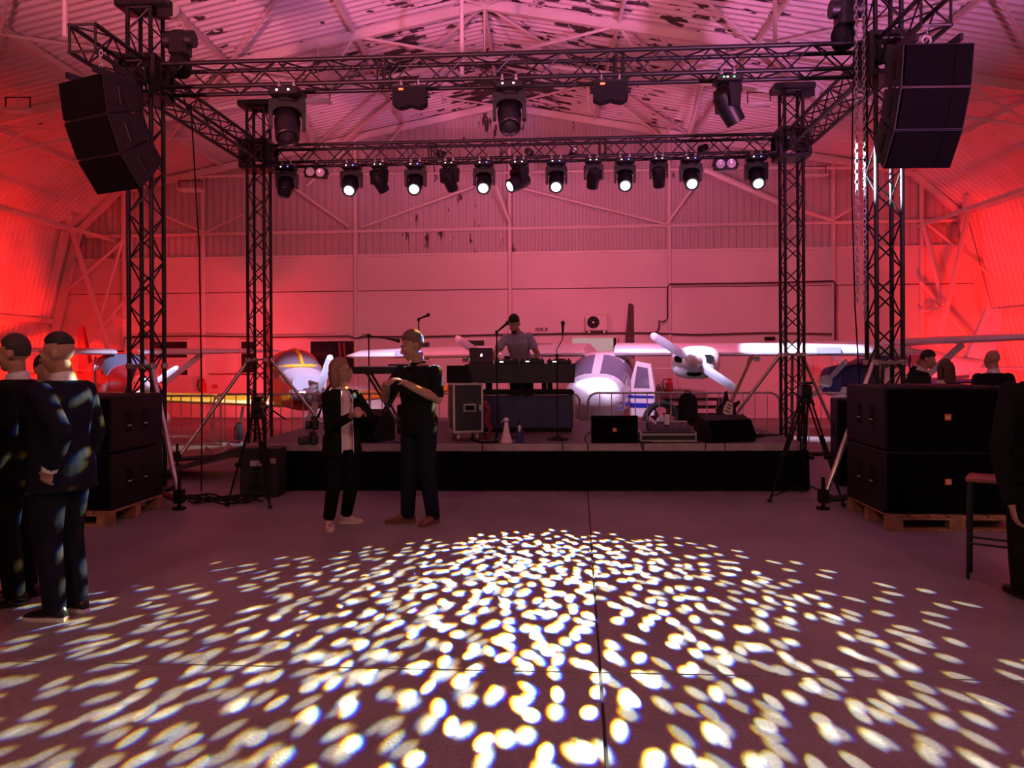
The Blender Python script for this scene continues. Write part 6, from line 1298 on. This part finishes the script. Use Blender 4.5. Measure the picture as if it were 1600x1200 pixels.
# woman with cameras
pw = (onz(514, 830)+onz(546, 820))/2+V((0.03, 0, 0)); dw = pw.y
person_last = person('woman in a black blazer with white piping, pale blouse and glasses, hands clasped', (pw.x, pw.y), math.radians(34), 0.895, True, hs=1.14, hyaw=math.radians(42), hpitch=math.radians(-8),
       J={'elR': A(514, 668, dw-0.14), 'wrR': A(548, 651, dw-0.36), 'elL': A(578, 652, dw-0.02), 'wrL': A(566, 645, dw-0.34), 'ankR': onz(514, 826)+V((0, 0, 0.08)), 'ankL': onz(541, 818)+V((0, 0, 0.08))}, npalm={'R': (0.3, 0.2, 0.9), 'L': (-0.2, 0.3, -0.9)}, curl=0.8,
       outfit=dict(trousers=BLKS, shirt=BLOUSE, shirt_hem=0.84, jacket=BLKS, open=0.062, piping=M('white_piping_cloth', (0.75, 0.72, 0.70), 0.7), hem=0.78, shoes=PALESH, sole=WSOLE, crop=0.05), hair='bob', haircol=(0.24, 0.135, 0.08), vox=0.008, toes={'R': (-0.25, -1), 'L': (0.85, -0.35)})
GT, GHM, GP_ = person_last
gm = MB()
for sx in (-1, 1):
    gm.torus((sx*0.031, -0.098, 0.0), 0.021, 0.0022, 'Y', 16, 5); gm.tube([(sx*0.052, -0.096, 0.003), (sx*0.078, -0.06, 0.005), (sx*0.082, 0.012, 0.004)], 0.0022, 5)
gm.tube([(-0.010, -0.099, 0.003), (0.010, -0.099, 0.003)], 0.002, 5)
gm.xf(Matrix.Diagonal((0.895, 0.895, 0.895, 1)) @ GHM); gm.obj('glasses', M('glasses_frame', (0.25, 0.2, 0.2), 0.25, 0.6), GT)
# man in black shirt
pm = (onz(634, 818)+onz(677, 819))/2; dm = pm.y
person('man in a black shirt, dark jeans and brown shoes looking down at his hands', (pm.x, pm.y), math.radians(-30), 1.05, hs=1.09, bulk=1.10, hyaw=math.radians(-38), hpitch=math.radians(14), lean=0.05,
       J={'elL': A(684, 624, dm-0.16), 'wrL': A(632, 598, dm-0.42), 'elR': A(601, 622, dm+0.0), 'wrR': A(604, 602, dm-0.30), 'ankR': onz(637, 816)+V((0, 0, 0.09)), 'ankL': onz(677, 817)+V((0, 0, 0.09))}, npalm={'L': (0.1, 0.3, -0.9), 'R': (0.2, 0.2, -0.9)}, curl=0.6,
       outfit=dict(trousers=JEANS, shirt=BLKSH, shirt_hem=0.84, sleeve='elbow', buttons=7, button_mat=M('shirt_button', (0.06, 0.055, 0.05), 0.4), shoes=TAN, leg=1.02), haircol=(0.15, 0.09, 0.055), vox=0.008, toes={'R': (-0.75, -0.6), 'L': (0.0, -1)})
# DJ
pd = dj+SV*1.02; 
person('man in a violet-grey T-shirt leaning over the mixing desk', (pd.x, pd.y), math.radians(-8), 1.0, lean=0.50, side=-0.10, hs=1.08, hyaw=math.radians(-8), hpitch=math.radians(24), base=SZ, beard=True,
       J={'elR': A(771, 556, pd.y-0.30), 'wrR': A(785, 569, pd.y-0.45), 'elL': A(841, 556, pd.y-0.22), 'wrL': A(838, 569, pd.y-0.42)}, outfit=dict(trousers=BLKS, shirt=VTEE, sleeve='short', shoes=BSHOE, shirt_hem=0.86), haircol=(0.014, 0.010, 0.009), vox=0.010, curl=0.4)
# right-hand group behind the stack
person('dark-haired man in a black suit bending right with one hand raised', (5.35, 10.3), math.radians(60), 0.97, lean=0.30, hpitch=math.radians(8), J={'elR': A(1424, 588, 10.5), 'wrR': A(1433, 571, 10.45)}, outfit=dict(trousers=BLKS, jacket=BLKS, shoes=BSHOE), haircol=(0.018, 0.012, 0.010), vox=0.013, curl=0.2)
person('woman with long wavy brown hair in a pink top, seen from behind', (5.84, 10.35), math.radians(200), 0.885, True, hyaw=math.radians(-20), outfit=dict(trousers=BLKS, shirt=BLOUSE, shoes=BSHOE), hair='long', haircol=(0.10, 0.045, 0.03), vox=0.013)
person('bald man in a black suit seen from behind, beside the right edge', (5.82, 9.3), math.radians(182), 0.95, bulk=1.1, hyaw=math.radians(14), outfit=dict(trousers=BLKS, jacket=BLKS, shoes=BSHOE), hair='bald', vox=0.012)
# close person at the right edge
pr = V((3.50, 5.10, 0))
person('person in dark clothes at the right edge standing behind the bar stool', (pr.x, pr.y), math.radians(165), 0.97, J={'elL': A(1562, 706, 5.02), 'wrL': A(1581, 790, 4.96)}, outfit=dict(trousers=BLKS, jacket=BLKS, shoes=BSHOE, hem=0.80, leg=1.25, cuff=False), haircol=(0.013, 0.010, 0.009), vox=0.010)
# cameras on straps, glasses, phone
def slr(label, p, rz, lens=0.10):
    t = thing('photo_camera', label, 'camera', p, rz)
    MB().bbox((0, 0, 0), (0.14, 0.07, 0.10), 0.015).obj('camera_body', BLACK, t); MB().bbox((0, 0.0, 0.06), (0.06, 0.06, 0.04), 0.012).obj('viewfinder_hump', BLACK, t)
    MB().lathe([(0.036, -0.03), (0.04, -0.05), (0.042, -0.03-lens), (0.034, -0.03-lens), (0.032, -0.02-lens)], (0, 0, -0.005), 'Y', 18).obj('lens_barrel', BLACK, t, fix=True); MB().lathe([(0.0, -0.024-lens), (0.032, -0.022-lens)], (0, 0, -0.005), 'Y', 18).obj('lens_glass', LENSDK, t)
    return t
c1 = A(491, 663, dw-0.05); c2 = A(489, 687, dw-0.10)
slr('upper black camera hanging at the hip of the woman in the blazer', c1, math.radians(-70), 0.05); slr('lower black camera with long lens at the hip of the woman in the blazer', c2, math.radians(-62), 0.10)
cable('camera_strap', 'black camera strap over the shoulder of the woman in the blazer', [c1+V((0.02, 0, 0.05)), A(501, 640, dw-0.16), A(509, 610, dw-0.16), A(517, 600, dw-0.02), A(507, 620, dw+0.14), c1+V((0.03, 0.05, 0.06))], 0.008)
